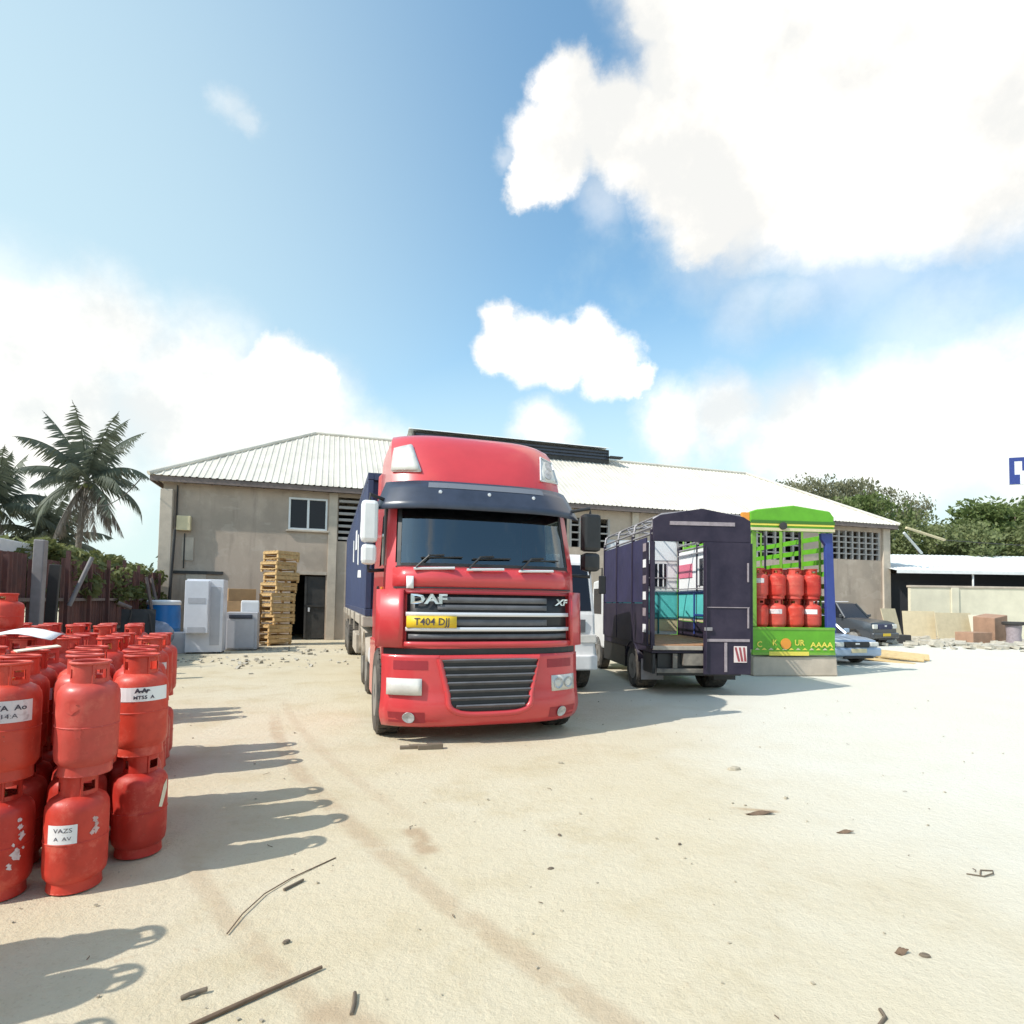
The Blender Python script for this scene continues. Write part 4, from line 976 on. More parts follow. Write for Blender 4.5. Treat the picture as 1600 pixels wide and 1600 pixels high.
# ------------------------------------------------------------------ black cage truck seen from behind
def bars(parent, pts, rad, name, m, n=8): return MB().tube(pts, rad, n).build(name, m, parent, smooth=50)
def black_truck():
    rz = R(5); r = empty('cage_truck', (3.50, 10.85, 0), rz, 'black cage-bodied lorry seen from behind, one rear door open', 'truck')
    w, L_, z0, z1 = .93, 3.6, .92, 3.33
    MB().box(-w, w, .02, L_, z0 - .14, z0 - .02).build('floor', MT['blackbody'], r)
    for k in range(7): MB().box(-w + .06 + k * .26, -w + .30 + k * .26, .03, L_ - .03, z0 - .017, z0 + .01).build('floor_board', MT['orange_wood'], r)
    MB().box(-.35, .35, -.02, 6.4, .56, .775).build('chassis', MT['chassis'], r)
    # left side: navy sheet panels between posts, cage bars above
    for s_ in (-1, 1):
        for y in (.02, 1.2, 2.4, L_ - .06): MB().box(s_ * w - .03, s_ * w + .03, y, y + .06, z0, z1 - .28).build('cage_post', MT['blackbody'], r, bevel=.006)
        if s_ < 0:
            for y0, y1 in ((.34, 1.2), (1.26, 2.4), (2.46, L_ - .06)): MB().box(s_ * w - .012, s_ * w + .012, y0, y1, z0 + .78, z1 - .40).build('side_panel', MT['navy_tarp'], r)
            MB().box(s_ * w - .02, s_ * w + .02, .34, L_ - .06, z0 - .02, z0 + .76).build('drop_side', MT['blackbody'], r, bevel=.008)
        else:
            MB().box(s_ * w - .02, s_ * w + .02, .08, L_ - .06, z0 - .02, z0 + .35).build('drop_side', MT['blackbody'], r, bevel=.008)
            sp = MB().box(w - .012, w + .012, .08, L_ - .06, z0 + .36, z1 - .40).build('side_panel', MT['white_plain'], r)
            def sb(y0, y1, a, c, m, name, o=0): return MB().box(w - .03 - o, w - .014 - o, y0, y1, a, c).build(name, m, sp)
            sb(.3, 3.5, 1.35, 1.93, MT['turquoise'], 'turquoise_board'); sb(.3, 3.5, 1.29, 1.33, MT['cream'], 'cream_board'); sb(2.7, 3.5, 2.30, 2.62, MT['pink'], 'pink_board')
            wi = sb(1.0, 2.4, 2.10, 2.70, MT['dark_glass'], 'barred_window')
            for k in range(5): sb(1.05 + k * .3, 1.12 + k * .3, 2.10, 2.70, MT['white_plain'], 'window_bar', .018)
            for y0, y1, a, c in ((.3, 3.5, 1.92, 1.97), (1.2, 1.26, 1.0, 1.92), (2.5, 2.56, 1.0, 1.92), (1.26, 2.5, 1.42, 1.46)): sb(y0, y1, a, c, MT['blue_post'], 'board_rib', .02)
            for k in range(2): sb(.2, 3.5, 2.02 + k * .80, 2.045 + k * .80, MT['frame_steel'], 'side_rail', .035)
        for z in (z1 - .36, z1 - .24): bars(r, [(s_ * w, 0, z), (s_ * w, L_, z)], .022, 'cage_rail', MT['frame_steel'])
    # roof hoops and bars
    for y in (.05, 1.2, 2.4, L_):
        bars(r, [(-w, y, z1 - .3), (-w * .96, y, z1 - .08), (-w * .8, y, z1), (0, y, z1 + .09), (w * .8, y, z1), (w * .96, y, z1 - .08), (w, y, z1 - .3)], .025, 'roof_hoop', MT['frame_steel'])
    for x, z in ((-.85, z1 - .04), (-.42, z1 + .05), (0, z1 + .1), (.42, z1 + .05), (.85, z1 - .04)): bars(r, [(x, .05, z), (x, L_, z)], .018, 'roof_bar', MT['frame_steel'])
    bars(r, [(-w, .2, z1 - .25), (-w * .8, 1.3, z1)], .016, 'cage_brace', MT['frame_steel']); bars(r, [(-w, 1.3, z1 - .25), (-w * .8, 2.3, z1)], .016, 'cage_brace', MT['frame_steel'])
    # rear header with peaked top and grey strip
    hd = MB().prism([(-w, -.03, z1 - .50), (w, -.03, z1 - .50), (w, -.03, z1 - .1), (w * .86, -.03, z1 - .02), (0, -.03, z1 + .12), (-w * .86, -.03, z1 - .02), (-w, -.03, z1 - .1)], (0, .06, 0)).build('rear_header', MT['blackbody'], r, bevel=.008)
    MB().box(-.62, .62, -.04, -.032, z1 - .20, z1 - .13).build('header_strip', MT['tape'], hd)
    # closed right door leaf with tapes and hazard plate; left leaf swung right back along the side
    d = MB().box(.02, w - .02, -.06, -.01, .40, z1 - .505).build('rear_door', MT['blackbody'], r, bevel=.008)
    for x0, x1, za, zb in ((.06, w - .05, 1.62, 1.635), (.06, w - .05, 1.0, 1.05), (w - .09, w - .06, 1.25, 1.62), (w - .09, w - .06, 2.10, 2.45), (.40, .45, .45, .985)):
        MB().box(x0, x1, -.074 - .001 * (x1 - x0), -.062, za, zb).build('tape_strip', MT['tape'], d)
    pl = MB().box(.58, .83, -.072, -.061, .62, .92).build('hazard_plate', MT['pink_dusty'], d, bevel=.01)
    for k in range(3): MB().prism([(.59 + k * .08, -.0735, .90), (.63 + k * .08, -.0735, .90), (.70 + k * .06, -.0735, .64), (.655 + k * .06, -.0735, .64)], (0, .0012, 0)).build('hazard_stripe', MT['maroon'], pl)
    MB().tube([(.05, -.085, .5), (.05, -.085, 2.75)], .018, 8).build('lock_rod', MT['blackbody'], d); MB().box(.02, .16, -.10, -.062, 1.2, 1.26).build('handle', MT['frame_steel'], d)
    MB().box(-w - .09, -w - .05, .05, .32, .9, z1 - .52).build('open_door', MT['blackbody'], r, bevel=.006)
    for k in range(6): MB().box(-w - .098, -w - .091, .10, .27, 1.15 + k * .30, 1.30 + k * .30).build('reflector', MT['tape'] if k % 2 else MT['white_plain'], r)
    for x in (-w, w): MB().box(x - .035, x + .035, -.035, .015, .86, z1 - .51).build('rear_post', MT['blackbody'], r, bevel=.006)
    MB().box(-w, .0, -.05, .015, .84, .915).build('rear_sill', MT['beige_steel'], r, bevel=.006)
    # running gear
    for s_ in (-1, 1):
        wheel(r, s_ * .72, 1.25, .42, .42, s_, 'rear_wheel', 28); wheel(r, s_ * .74, 4.55, .42, .24, s_, 'front_wheel', 28)
        b = MB(); b.grid(lambda a, x: Vector((x, 1.25 + .50 * math.cos(a), .42 + .50 * math.sin(a))), lin(R(20), R(165), 12), [s_ * .48, s_ * .95]); b.build('mudguard', MT['blackbody'], r, solid=.015, smooth=50)
        MB().box(s_ * .72 - .22, s_ * .72 + .22, .62, .64, .22, .62).build('mud_flap', MT['frame_steel'] if s_ < 0 else MT['black'], r)
    MB().tube([(-.7, 1.25, .42), (.7, 1.25, .42)], .09, 8).build('axle', MT['chassis'], r); MB().tube([(-.7, 4.55, .42), (.7, 4.55, .42)], .06, 8).build('axle', MT['chassis'], r)
    for s_ in (-1, 1):  # added black plates that darken the space under the floor
        MB().box(s_ * .88 - .03, s_ * .88 + .03, 1.85, 3.7, .34, .77).build('side_shade_plate', MT['black'], r, bevel=.01)
        MB().box(s_ * .88 - .03, s_ * .88 + .03, .06, .60, .40, .77).build('side_shade_plate', MT['black'], r, bevel=.01)
    MB().box(-.8, .8, .10, .16, .36, .77).build('rear_shade_plate', MT['black'], r, bevel=.01)  # added black plate, keeps the underside dark from behind
    MB().lathe([(.40, .0), (.42, .03), (.42, .17), (.40, .20), (.05, .20)], 20, c=(0, 2.6, .30)).build('added_spare_wheel', MT['tyre'], r, smooth=40)  # added with the plates to deepen the dark underneath
    MB().box(-.85, .85, -.02, .05, .42, .50).build('under_run_bar', MT['chassis'], r, bevel=.01)
    for s_ in (-1, 1): MB().box(s_ * .5 - .04, s_ * .5 + .04, -.0, .06, .505, .77).build('bar_bracket', MT['chassis'], r)
    # painted headboard closing the front of the cage
    y = L_ + .03; hb = MB().box(-w + .03, w - .03, y, y + .04, z0 + .013, z1 - .1).build('headboard', MT['white_plain'], r)
    def pb(x0, x1, a, c, m, name, o=0): return MB().box(x0, x1, y - .018 - o, y - .002 - o, a, c).build(name, m, hb)
    pb(-.90, .90, 1.35, 1.95, MT['turquoise'], 'turquoise_board'); pb(-.90, .90, 1.02, 1.33, MT['cream'], 'cream_board')
    teal = mat('teal_rib', (.03, .16, .18), .5)
    for x0, x1, a, c in ((-.90, .90, 1.93, 1.97), (-.50, -.46, 1.1, 1.93), (-.75, -.71, .95, 1.93), (.40, .44, .95, 1.93), (-.46, .40, 1.42, 1.46), (-.9, .9, 1.31, 1.345)): pb(x0, x1, a, c, teal, 'board_rib', .018)
    pb(-.88, -.45, 2.35, 2.62, MT['pink'], 'pink_board'); pb(-.40, -.05, 2.35, 2.66, MT['pink'], 'pink_board')
    wi = pb(.10, .62, 2.10, 2.66, MT['dark_glass'], 'cab_window')
    for k in range(4): pb(.14 + k * .13, .165 + k * .13, 2.10, 2.66, MT['white_plain'], 'window_bar', .018)
    for z in (2.05, 2.3, 2.72): pb(-.9, .9, z, z + .025, MT['frame_steel'], 'headboard_rail', .03)
    # its own white cab ahead of the cage
    cb = MB().prism([(-.86, 3.9, .55), (-.86, 5.35, .55), (-.86, 5.45, 1.35), (-.86, 5.1, 2.25), (-.86, 3.9, 2.3)], (1.72, 0, 0)).build('cab', MT['white_paint'], r, bevel=.05)
    MB().box(-.66, .66, 3.885, 3.897, 1.55, 2.05).build('rear_window', MT['dark_glass'], cb)
    for s_ in (-1, 1): MB().box(s_ * .866 - .004, s_ * .866 + .004, 4.2, 5.0, 1.4, 2.05).build('side_window', MT['dark_glass'], cb)
black_truck()

def white_truck():
    """white cab-over lorry, nose to the camera, in the gap between the red lorry and the black cage"""
    rz = R(12); r = empty('white_lorry', (.80, 11.0, 0), rz, 'white lorry cab squeezed between the red lorry and black cage truck', 'truck')
    w = .82
    prof = [(.0, .5), (-.02, .9), (.03, 1.45), (.30, 2.45), (.42, 2.62), (1.65, 2.66), (1.65, .75)]
    b = MB().prism([(-w, y, z) for y, z in prof], (2 * w, 0, 0)); cab = b.build('cab', MT['white_paint'], r, bevel=.06)
    MB().add([(-.74, .052, 1.52), (.74, .052, 1.52), (.72, .285, 2.40), (-.72, .285, 2.40)], [(0, 1, 2, 3)]).build('windscreen', MT['dark_glass'], r, solid=-.01)
    for s_ in (-1, 1):
        MB().box(s_ * (w + .004) - .004, s_ * (w + .004) + .004, .45, 1.25, 1.5, 2.3).build('side_window', MT['dark_glass'], r)
        MB().box(s_ * .66 - .16, s_ * .66 + .16, -.04, .01, .92, 1.08).build('headlamp', MT['lamp'], r, bevel=.015)
        wheel(r, s_ * .70, .72, .48, .24, s_, 'front_wheel', 28); wheel(r, s_ * .64, 3.9, .48, .36, s_, 'rear_wheel', 28)
        b = MB(); b.grid(lambda a, x: Vector((x, .72 + .58 * math.cos(a), .48 + .58 * math.sin(a))), lin(R(5), R(175), 14), [s_ * .56, s_ * .90]); b.build('mudguard', MT['white_paint'], r, solid=.02, smooth=50)
        MB().tube([(s_ * .82, .2, 2.3), (s_ * .98, .12, 2.35), (s_ * .98, .12, 1.9)], .015, 6).build('mirror_arm', MT['black'], r); MB().box(s_ * .98 - .07, s_ * .98 + .07, .08, .14, 1.85, 2.2).build('mirror', MT['black'], r, bevel=.02)
    MB().box(-.6, .6, -.035, .005, 1.12, 1.36).build('grille', MT['dark_grille'], r); MB().box(-w, w, -.12, .02, .42, .70).build('bumper', MT['white_paint'], r, bevel=.03)
    MB().box(-.35, .35, 1.0, 5.2, .55, .73).build('chassis', MT['chassis'], r); MB().box(-w, w, 1.8, 5.3, .95, 1.05).build('bed', MT['chassis'], r)
    for s_ in (-1, 1): MB().box(s_ * w - .02, s_ * w + .02, 1.8, 5.3, 1.053, 1.5).build('drop_side', MT['white_paint'], r)
    MB().box(-w + .03, w - .03, 1.8, 1.84, 1.053, 2.3).build('headboard', MT['white_paint'], r)
white_truck()

# ------------------------------------------------------------------ gas cylinders
CH, CR = .655, .157
def cyl_parts(tall=CH, rad=CR, m=None):
    k = tall / .655
    prof = [(.02, .055), (rad * .6, .05), (rad * .86, .06), (rad * .97, .085), (rad, .12), (rad, .44 * k), (rad * .975, .475 * k), (rad * .88, .505 * k), (rad * .66, .528 * k), (rad * .3, .54 * k), (.02, .545 * k)]
    body = MB(); body.lathe(prof, 28); body.ring((0, 0, .285 * k), (0, 0, 1), rad, .0045, 28, 6)
    foot = MB(); rf = rad * .82
    for (za, zb) in ((0, .07),): foot.lathe([(rf, 0), (rf + .006, .004), (rf, .075), (rf - .006, .075), (rf - .006, 0), (rf, 0)], 28, cap=False)
    foot.ring((0, 0, .006), (0, 0, 1), rf, .007, 28, 6)
    col = MB(); rc = rad * .60; z0, z1 = .515 * k, .640 * k; n = 36
    def solidcell(i, j):
        a = i / n
        if j == 1 and (.05 < a < .17 or .40 < a < .52 or .72 < a < .84): return False
        return not (.60 < a < .66)
    zz = [z0, z0 + (z1 - z0) * .32, z0 + (z1 - z0) * .74, z1]
    for rr in (rc, rc - .005):
        vs = [(rr * math.cos(2 * math.pi * i / n), rr * math.sin(2 * math.pi * i / n), z) for z in zz for i in range(n)]
        fs = [(j * n + i, j * n + (i + 1) % n, (j + 1) * n + (i + 1) % n, (j + 1) * n + i) for j in range(3) for i in range(n) if solidcell(i, j)]
        col.add(vs, fs)
    ring = MB(); ring.ring((0, 0, z1 + .004), (0, 0, 1), rc + .004, .0095, 28, 8)
    for q in range(3): a = q * 2.094 + .4; ring.tube([(rc * math.cos(a), rc * math.sin(a), z0), (rc * 1.02 * math.cos(a), rc * 1.02 * math.sin(a), z1)], .008, 6)
    valve = MB(); valve.lathe([(.028, .53 * k), (.028, .56 * k), (.018, .562 * k), (.018, .60 * k), (.024, .602 * k), (.024, .615 * k)], 10); valve.tube([(0, 0, .58 * k), (.045, 0, .58 * k)], .012, 8)
    out = []
    for nm, b, sm in (('body', body, 40), ('foot_ring', foot, 40), ('collar', col, 60), ('handle_ring', ring, 60), ('valve', valve, 40)):
        me = b.mesh(nm, sm); fixn(me); out.append((nm, me))
    return out
def set_mats(parts, m):
    res = []
    for nm, me in parts:
        me = me.copy(); me.materials.clear(); me.materials.append(MT['brass'] if nm == 'valve' else m); res.append((nm, me))
    return res
_cp = cyl_parts(); CYL = {'a': set_mats(_cp, MT['cyl']), 'b': set_mats(_cp, MT['cyl_pale'])}
_c6 = set_mats(cyl_parts(.40, .145), MT['cyl'])
rc_ = random.Random(99)
def cylinder(loc, label, group, kind=None, rz=None, parts=None, tilt=(0, 0)):
    r = empty('gas_cylinder', loc, rc_.uniform(0, 6.28) if rz is None else rz, label, 'gas cylinder', group)
    r.rotation_euler = (tilt[0], tilt[1], r.rotation_euler.z)
    for nm, me in (parts or CYL[kind or ('b' if rc_.random() < .3 else 'a')]):
        o = bpy.data.objects.new(nm, me); COL.objects.link(o); o.parent = r
    return r
def wrap_patch(parent, pts, m, name, lab=None, off=.0025, cuts=8):
    """closed outline in (angle, z) wrapped on a cylinder's body"""
    b = MB(); rr = CR + off
    ax = [p[0] for p in pts]; vs = [(rr * math.cos(a), rr * math.sin(a), z) for a, z in pts]
    b.add(vs, [tuple(range(len(vs)))]); return b.build(name, m, parent, normals=False)
def band(parent, a0, a1, z0, z1, m, name='label_band', off=.0025):
    rr = CR + off; b = MB(); b.grid(lambda a, z: (rr * math.cos(a), rr * math.sin(a), z), lin(a0, a1, 14), [z0, z1]); return b.build(name, m, parent, normals=False)
def wrap_text(parent, txt, size, a0, z0, m, bold=0, sx=1.0):
    vs, fs = text_geo(txt, size, bold); b = MB(); rr = CR + .0040
    b.add([(rr * math.cos(a0 + x * sx / rr), rr * math.sin(a0 + x * sx / rr), z0 + y) for x, y, _ in vs], fs); return b.build('lettering', m, parent, normals=False)
ORD = ['first', 'second', 'third', 'fourth', 'fifth', 'sixth', 'seventh', 'eighth']
def to_cam(p): return math.atan2(-p[1], -p[0])
def face(r, a): return a - r.rotation_euler.z     # angle on a cylinder that faces the world direction a
def pile(name, rows, group):
    for j, (x, y, ncol, layers) in enumerate(rows):
        for i in range(ncol):
            for k in range(layers):
                jx, jy = rc_.uniform(-.012, .012), rc_.uniform(-.012, .012)
                p = Vector((x, y, 0)) - U * (.335 * i) + Vector((jx, jy, k * CH * .985))
                lab = '%s red gas cylinder, %s, %s row from camera, %s from its right end' % (('lower', 'upper')[k], name, ORD[j], ORD[i])
                c_ = cylinder(p, lab, group, tilt=(R(rc_.uniform(-.7, .7)), R(rc_.uniform(-.7, .7))))
                if k and rc_.random() < .38:
                    a_ = face(c_, to_cam(p)) + rc_.uniform(-.6, .6); w_ = rc_.uniform(.35, 1.0); z_ = rc_.uniform(.30, .37); band(c_, a_ - w_, a_ + w_, z_, z_ + rc_.uniform(.06, .10), MT['sticker'] if rc_.random() < .6 else MT['white_plain'])
                yield (j, i, k), c_
def face(r, a):       # angle on a cylinder (in its own turn) that faces world direction a
    return a - r.rotation_euler.z
# nearest stack: the front cylinders one by one, then the rows behind
GN = 'gas cylinders in the nearest stack'
front = {}
for key, pos, lab, kd in (
    ('mid0', (-2.52, 3.50, 0), 'red gas cylinder with small white square label, bottom of the front middle stack', 'a'),
    ('mid1', (-2.50, 3.52, .645), 'faded scuffed red gas cylinder on top of the front middle stack', 'b'),
    ('rgt0', (-2.44, 3.96, 0), 'red gas cylinder with torn cream sticker, bottom of the right front stack', 'a'),
    ('rgt1', (-2.45, 3.95, .645), 'red gas cylinder with a clean white printed band, top of the right front stack', 'a'),
    ('lft0', (-2.87, 3.38, 0), 'red gas cylinder with white paint chips, bottom of the left front stack', 'a'),
    ('lft1', (-2.86, 3.38, .645), 'red gas cylinder with a worn grey band at the left edge, top of its stack', 'a')):
    front[key] = cylinder(pos, lab, GN, kd, rz=-1.0 if key[0] == 'r' else -1.2)
front['mid1'].rotation_euler.y = R(1.6); front['mid1'].rotation_euler.x = R(-.8); front['rgt1'].rotation_euler.x = R(.7)
def to_cam(p): return math.atan2(-p[1], -p[0])
def deco():
    f = front
    a = face(f['rgt1'], to_cam((-2.45, 3.95))); bnd = band(f['rgt1'], a - 1.25, a + 1.1, .36, .47 - .02, MT['white_plain'])
    wrap_text(bnd, 'A-Ap', .035, a + .05, .428, MT['ink'], .003, 1.1); wrap_text(bnd, 'MT55  A', .030, a + .1, .385, MT['ink'], .001, 1.1)
    a = face(f['lft1'], to_cam((-2.86, 3.38))); bnd = band(f['lft1'], a - 1.3, a + .75, .33, .45, MT['sticker'])
    wrap_text(bnd, 'TA  Ao', .04, a + .1, .41, MT['ink'], .001, 1.2); wrap_text(bnd, '14:A', .035, a + .05, .365, MT['ink'], .0, 1.2)
    a = face(f['mid0'], to_cam((-2.52, 3.5))); l = band(f['mid0'], a - .95, a + .02, .29, .395, MT['white_plain'], 'label')
    wrap_text(l, 'VAZS', .034, a - .42, .365, MT['ink'], 0, 1.2); wrap_text(l, 'A  AV', .03, a - .42, .32, MT['ink'], 0, 1.2)
    for s, t, q in ((.55, .40, .020), (.62, .37, .014), (.60, .34, .022), (.48, .33, .015)): blotch(f['mid0'], a + s, t, q, MT['scuff'])
    a = face(f['rgt0'], to_cam((-2.44, 3.96))); wrap_patch(f['rgt0'], [(a + .72, .31), (a + .95, .44), (a + 1.18, .47), (a + 1.2, .41), (a + 1.02, .35), (a + .88, .30)], MT['paper'], 'torn_sticker')
    a = face(f['lft0'], to_cam((-2.87, 3.38)))
    for s, t, q in ((.55, .43, .014), (.60, .39, .016), (.66, .345, .022), (.62, .325, .012), (.40, .30, .010), (.50, .245, .038), (.56, .225, .018), (.30, .19, .016), (.34, .175, .009), (.72, .27, .009)): blotch(f['lft0'], a + s, t, q, MT['sticker'])
    a = face(f['mid1'], to_cam((-2.5, 3.5)))
    for s, t, q in ((-.55, .40, .05), (-.3, .27, .035)): blotch(f['mid1'], a + s, t, q, MT['cyl_pale'])
def blotch(parent, a, z, s, m):
    rnd = random.Random(int(a * 1000 + z * 5000)); n = 17; wrap_patch(parent, [(a + s / CR * math.cos(2 * math.pi * i / n) * rnd.uniform(.35, 1.15), z + s * math.sin(2 * math.pi * i / n) * rnd.uniform(.6, 1.2)) for i in range(n)], m, 'paint_chip')
deco()
def piles():
    rows = [(-3.20, 3.26, 2, 2), (-2.78, 3.86, 3, 2), (-2.67, 4.28, 5, 2), (-2.86, 4.61, 5, 2)]
    for key, r in pile('nearest stack', rows, GN): pass
    rows = [(-3.38, 5.55, 5, 2), (-3.54, 5.89, 6, 2), (-3.70, 6.23, 6, 2)]
    for key, r in pile('middle stack', rows, 'gas cylinders in the middle stack'): pass
    rows = [(-4.95, 7.75, 6, 2), (-5.15, 8.08, 7, 2), (-5.35, 8.42, 7, 2)]
    for key, r in pile('far stack', rows, 'gas cylinders in the far stack'): pass
    rows = [(-2.85, 2.02, 2, 2), (-2.93, 2.36, 2, 2), (-2.75, 1.66, 2, 2)]
    for key, r in pile('side stack', rows, 'gas cylinders in the stack beside the camera'): pass
    # third layer at the left edge and a short odd one by the drum
    p = Vector((-3.72, 6.23, 0)) - U * (.335 * 4) + Vector((0, 0, 2 * CH * .985)); cylinder(p, 'short red gas cylinder on a third layer at the left edge', 'gas cylinders in the middle stack', parts=_c6)
    q = MB().box(-.12, .12, -.045, .045, 0, .008).build('cream_card', MT['paper']); q.location = Vector((-2.60, 4.30, 0)) - U * .335 * 2.0 + Vector((0, -.05, 2 * CH + .0)); q.rotation_euler = (.05, -.1, .9)
    tag(q, 'cream card strip lying on top of the red gas cylinders', 'card')
    q = MB(); n = 9
    q.grid(lambda u, v: (u, v, .02 + .03 * math.sin(9 * u) + .02 * math.sin(14 * v + 2 * u)), lin(-.45, .45, 12), lin(-.18, .18, 6)); q = q.build('plastic_sheet', MT['white_plain'], smooth=60, solid=.003)
    q.location = Vector((-3.38, 5.55, 0)) - U * .335 * 3.5 + Vector((0, 0, 2 * CH)); q.rotation_euler = (0, 0, ALPHA); tag(q, 'creased white plastic sheet lying on the middle stack of cylinders', 'plastic sheet')
piles()

# ------------------------------------------------------------------ green cage truck with its load
def green_truck():
    loc = Vector((6.72, 14.12, 0)); rz = R(6); r = empty('green_truck', loc, rz, 'lime green cage truck loaded with red gas cylinders', 'truck')
    w, L_, fz, tz = .98, 4.2, 1.10, 4.0
    MB().box(-w, w, .05, L_, fz - .16, fz - .01).build('floor', MT['green2'], r)
    t = MB().box(-w - .05, w + .08, -.05, .03, .50, fz + .06).build('tailgate', MT['green'], r, bevel=.015)
    MB().box(-w - .05, w + .08, -.062, -.052, fz + .0, fz + .045).build('tailgate_strip', MT['green2'], t); MB().box(-w - .05, w + .08, -.06, -.052, .505, .56).build('tailgate_strip', MT['green2'], t)
    MB().box(-.62, .38, -.064, -.052, .49, .585).build('tailgate_strip', MT['lettering_yellow'], t)
    def letters(txt, size, x0, z0, m, bold=.004, sx=1.0):
        vs, fs = text_geo(txt, size, bold); MB().add([(x0 + x * sx, -.067, z0 + y) for x, y, _ in vs], fs).build('lettering', m, t, normals=False)
    letters('C', .19, -.86, .75, MT['lettering_yellow']); letters('K', .19, -.48, .79, MT['lettering_yellow']); letters('UR', .19, .14, .79, MT['lettering_yellow']); letters('AAAA', .17, .70, .745, MT['lettering_yellow'], .004, 1.25)
    for k in range(12): MB().prism([(-w + k * .17, -.0655, .625), (-w + .13 + k * .17, -.0655, .625), (-w + .065 + k * .17, -.0655, .675)], (0, .002, 0)).build('painted_triangle', MT['lettering_yellow' if k % 2 else 'cream'], t)
    b = MB(); b.lathe([(.13, .0), (.13, -.012), (.01, -.014)], 24, 'y', c=(-.20, -.054, .77)); b.build('round_emblem', MT['amber'], t)
    # canopy front: rounded green arch with pale strips
    h = MB().prism([(-w - .12, -.10, tz - .55), (w + .05, -.10, tz - .55), (w + .05, -.10, tz - .18), (w - .06, -.10, tz - .04), (0, -.10, tz + .08), (-w + .05, -.10, tz - .04), (-w - .12, -.10, tz - .10)], (0, .12, 0)).build('rear_header', MT['green'], r, bevel=.03)
    MB().box(-w - .11, w + .05, -.125, -.102, tz - .545, tz - .475).build('header_strip', MT['cream'], h); MB().box(-w - .11, w + .04, -.12, -.102, tz - .42, tz - .375).build('header_strip', MT['lettering_yellow'], h)
    MB().box(-w - .11, w + .05, -.128, -.102, tz - .37, tz - .30).build('header_strip', mat('dark_green', (.05, .16, .015), .5), h)
    MB().lathe([(.09, 0), (.09, -.05), (.01, -.06)], 14, 'y', c=(-.30, -.12, tz - .43)).build('header_lamp', MT['steel_dark'], h)
    MB().box(-w - .30, -w - .125, -.08, .02, tz - .35, tz - .12).build('corner_plate', MT['amber'], r)
    for y0 in lin(.1, L_, 5): bars(r, [(-w, y0, fz), (-w, y0, tz - .2), (0, y0, tz), (w, y0, tz - .2), (w, y0, fz)], .03, 'cage_hoop', MT['green2'])
    for s_ in (-1, 1):
        for k in range(7): MB().box(s_ * w - .015, s_ * w + .015, .1, L_, 1.5 + k * .30, 1.62 + k * .30).build('side_slat', MT['green'] if k > 2 else MT['green2'], r)
        for k in range(5): MB().box(s_ * (w - .04) - .015, s_ * (w - .04) + .015, .3 + k * .85, .36 + k * .85, fz, tz - .3).build('side_batten', MT['blackbody'] if k % 2 else MT['green2'], r)
        MB().box(s_ * w - .02, s_ * w + .02, .1, L_, fz, 1.44).build('drop_side', MT['green'], r)
    MB().box(-w, w, L_, L_ + .05, fz, 3.2).build('headboard', MT['green'], r)
    for k in range(6): MB().box(-w + .02 + k * .33, -w + .07 + k * .33, L_ - .05, L_ - .003, fz, 3.2).build('headboard_batten', MT['green2'], r)
    for k in range(4): MB().box(-w, w, L_ - .08, L_ - .053, 2.35 + k * .24, 2.40 + k * .24).build('headboard_rail', MT['blackbody'], r)
    MB().prism([(w - .10, -.02, fz - .08), (w + .14, -.02, fz - .08), (w + .06, -.02, tz - .56), (w - .24, -.02, tz - .56), (w - .22, -.02, tz - .72), (w - .12, -.02, tz - .85)], (0, .10, 0)).build('rear_post', MT['blue_post'], r, bevel=.012)
    MB().box(-w - .04, -w + .08, -.02, .08, fz + .07, tz - .56).build('rear_post', MT['green2'], r, bevel=.01)
    MB().box(-.4, .4, .1, 6.2, .55, .92).build('chassis', MT['chassis'], r)
    for s_ in (-1, 1): wheel(r, s_ * .78, 1.5, .46, .44, s_, 'rear_wheel', 24); wheel(r, s_ * .82, 5.2, .46, .26, s_, 'front_wheel', 24)
    cab = MB().prism([(-1.0, 4.45, .6), (-1.0, 6.1, .6), (-1.0, 6.15, 1.5), (-1.0, 5.85, 2.55), (-1.0, 4.45, 2.65)], (2.0, 0, 0)).build('cab', MT['green'], r, bevel=.06)
    MB().box(-.7, .7, 4.43, 4.447, 1.8, 2.3).build('rear_window', MT['dark_glass'], cab)
    # load: two layers of cylinders, three rows deep
    m = Matrix.Rotation(rz, 4, 'Z'); g = 'gas cylinders loaded on the green truck'
    for j in range(3):
        for i in range(4):
            for k in range(2):
                p = loc + m @ Vector((-.70 + i * .455, .27 + j * .46, fz + .005 + k * .735))
                s_ = cylinder(p, '%s red cylinder on green truck, %s row inward, %s from blue post' % (('bottom', 'top')[k], ORD[j], ORD[3 - i]), g, 'b' if (i + k) % 2 else 'a')
                s_.scale = (1.42, 1.42, 1.13)
                if j == 0 and (i, k) in ((3, 0), (0, 1), (1, 0)):
                    a = face(s_, to_cam(p)); band(s_, a - .7, a + .6, .33, .43, MT['white_plain'] if i == 3 else MT['sticker'])
    # the concrete block under its tail
    q = MB().prism([(-1.1, 0, 0), (1.05, 0, 0), (1.02, 0, .46), (-1.1, 0, .46)], (0, .9, 0)).build('loading_block', MT['concrete_pale'], bevel=.03); q.location = loc + m @ Vector((.1, -.02, 0)); q.rotation_euler = (0, 0, rz); tag(q, 'grey concrete loading block under the green tailgate', 'block')
green_truck()

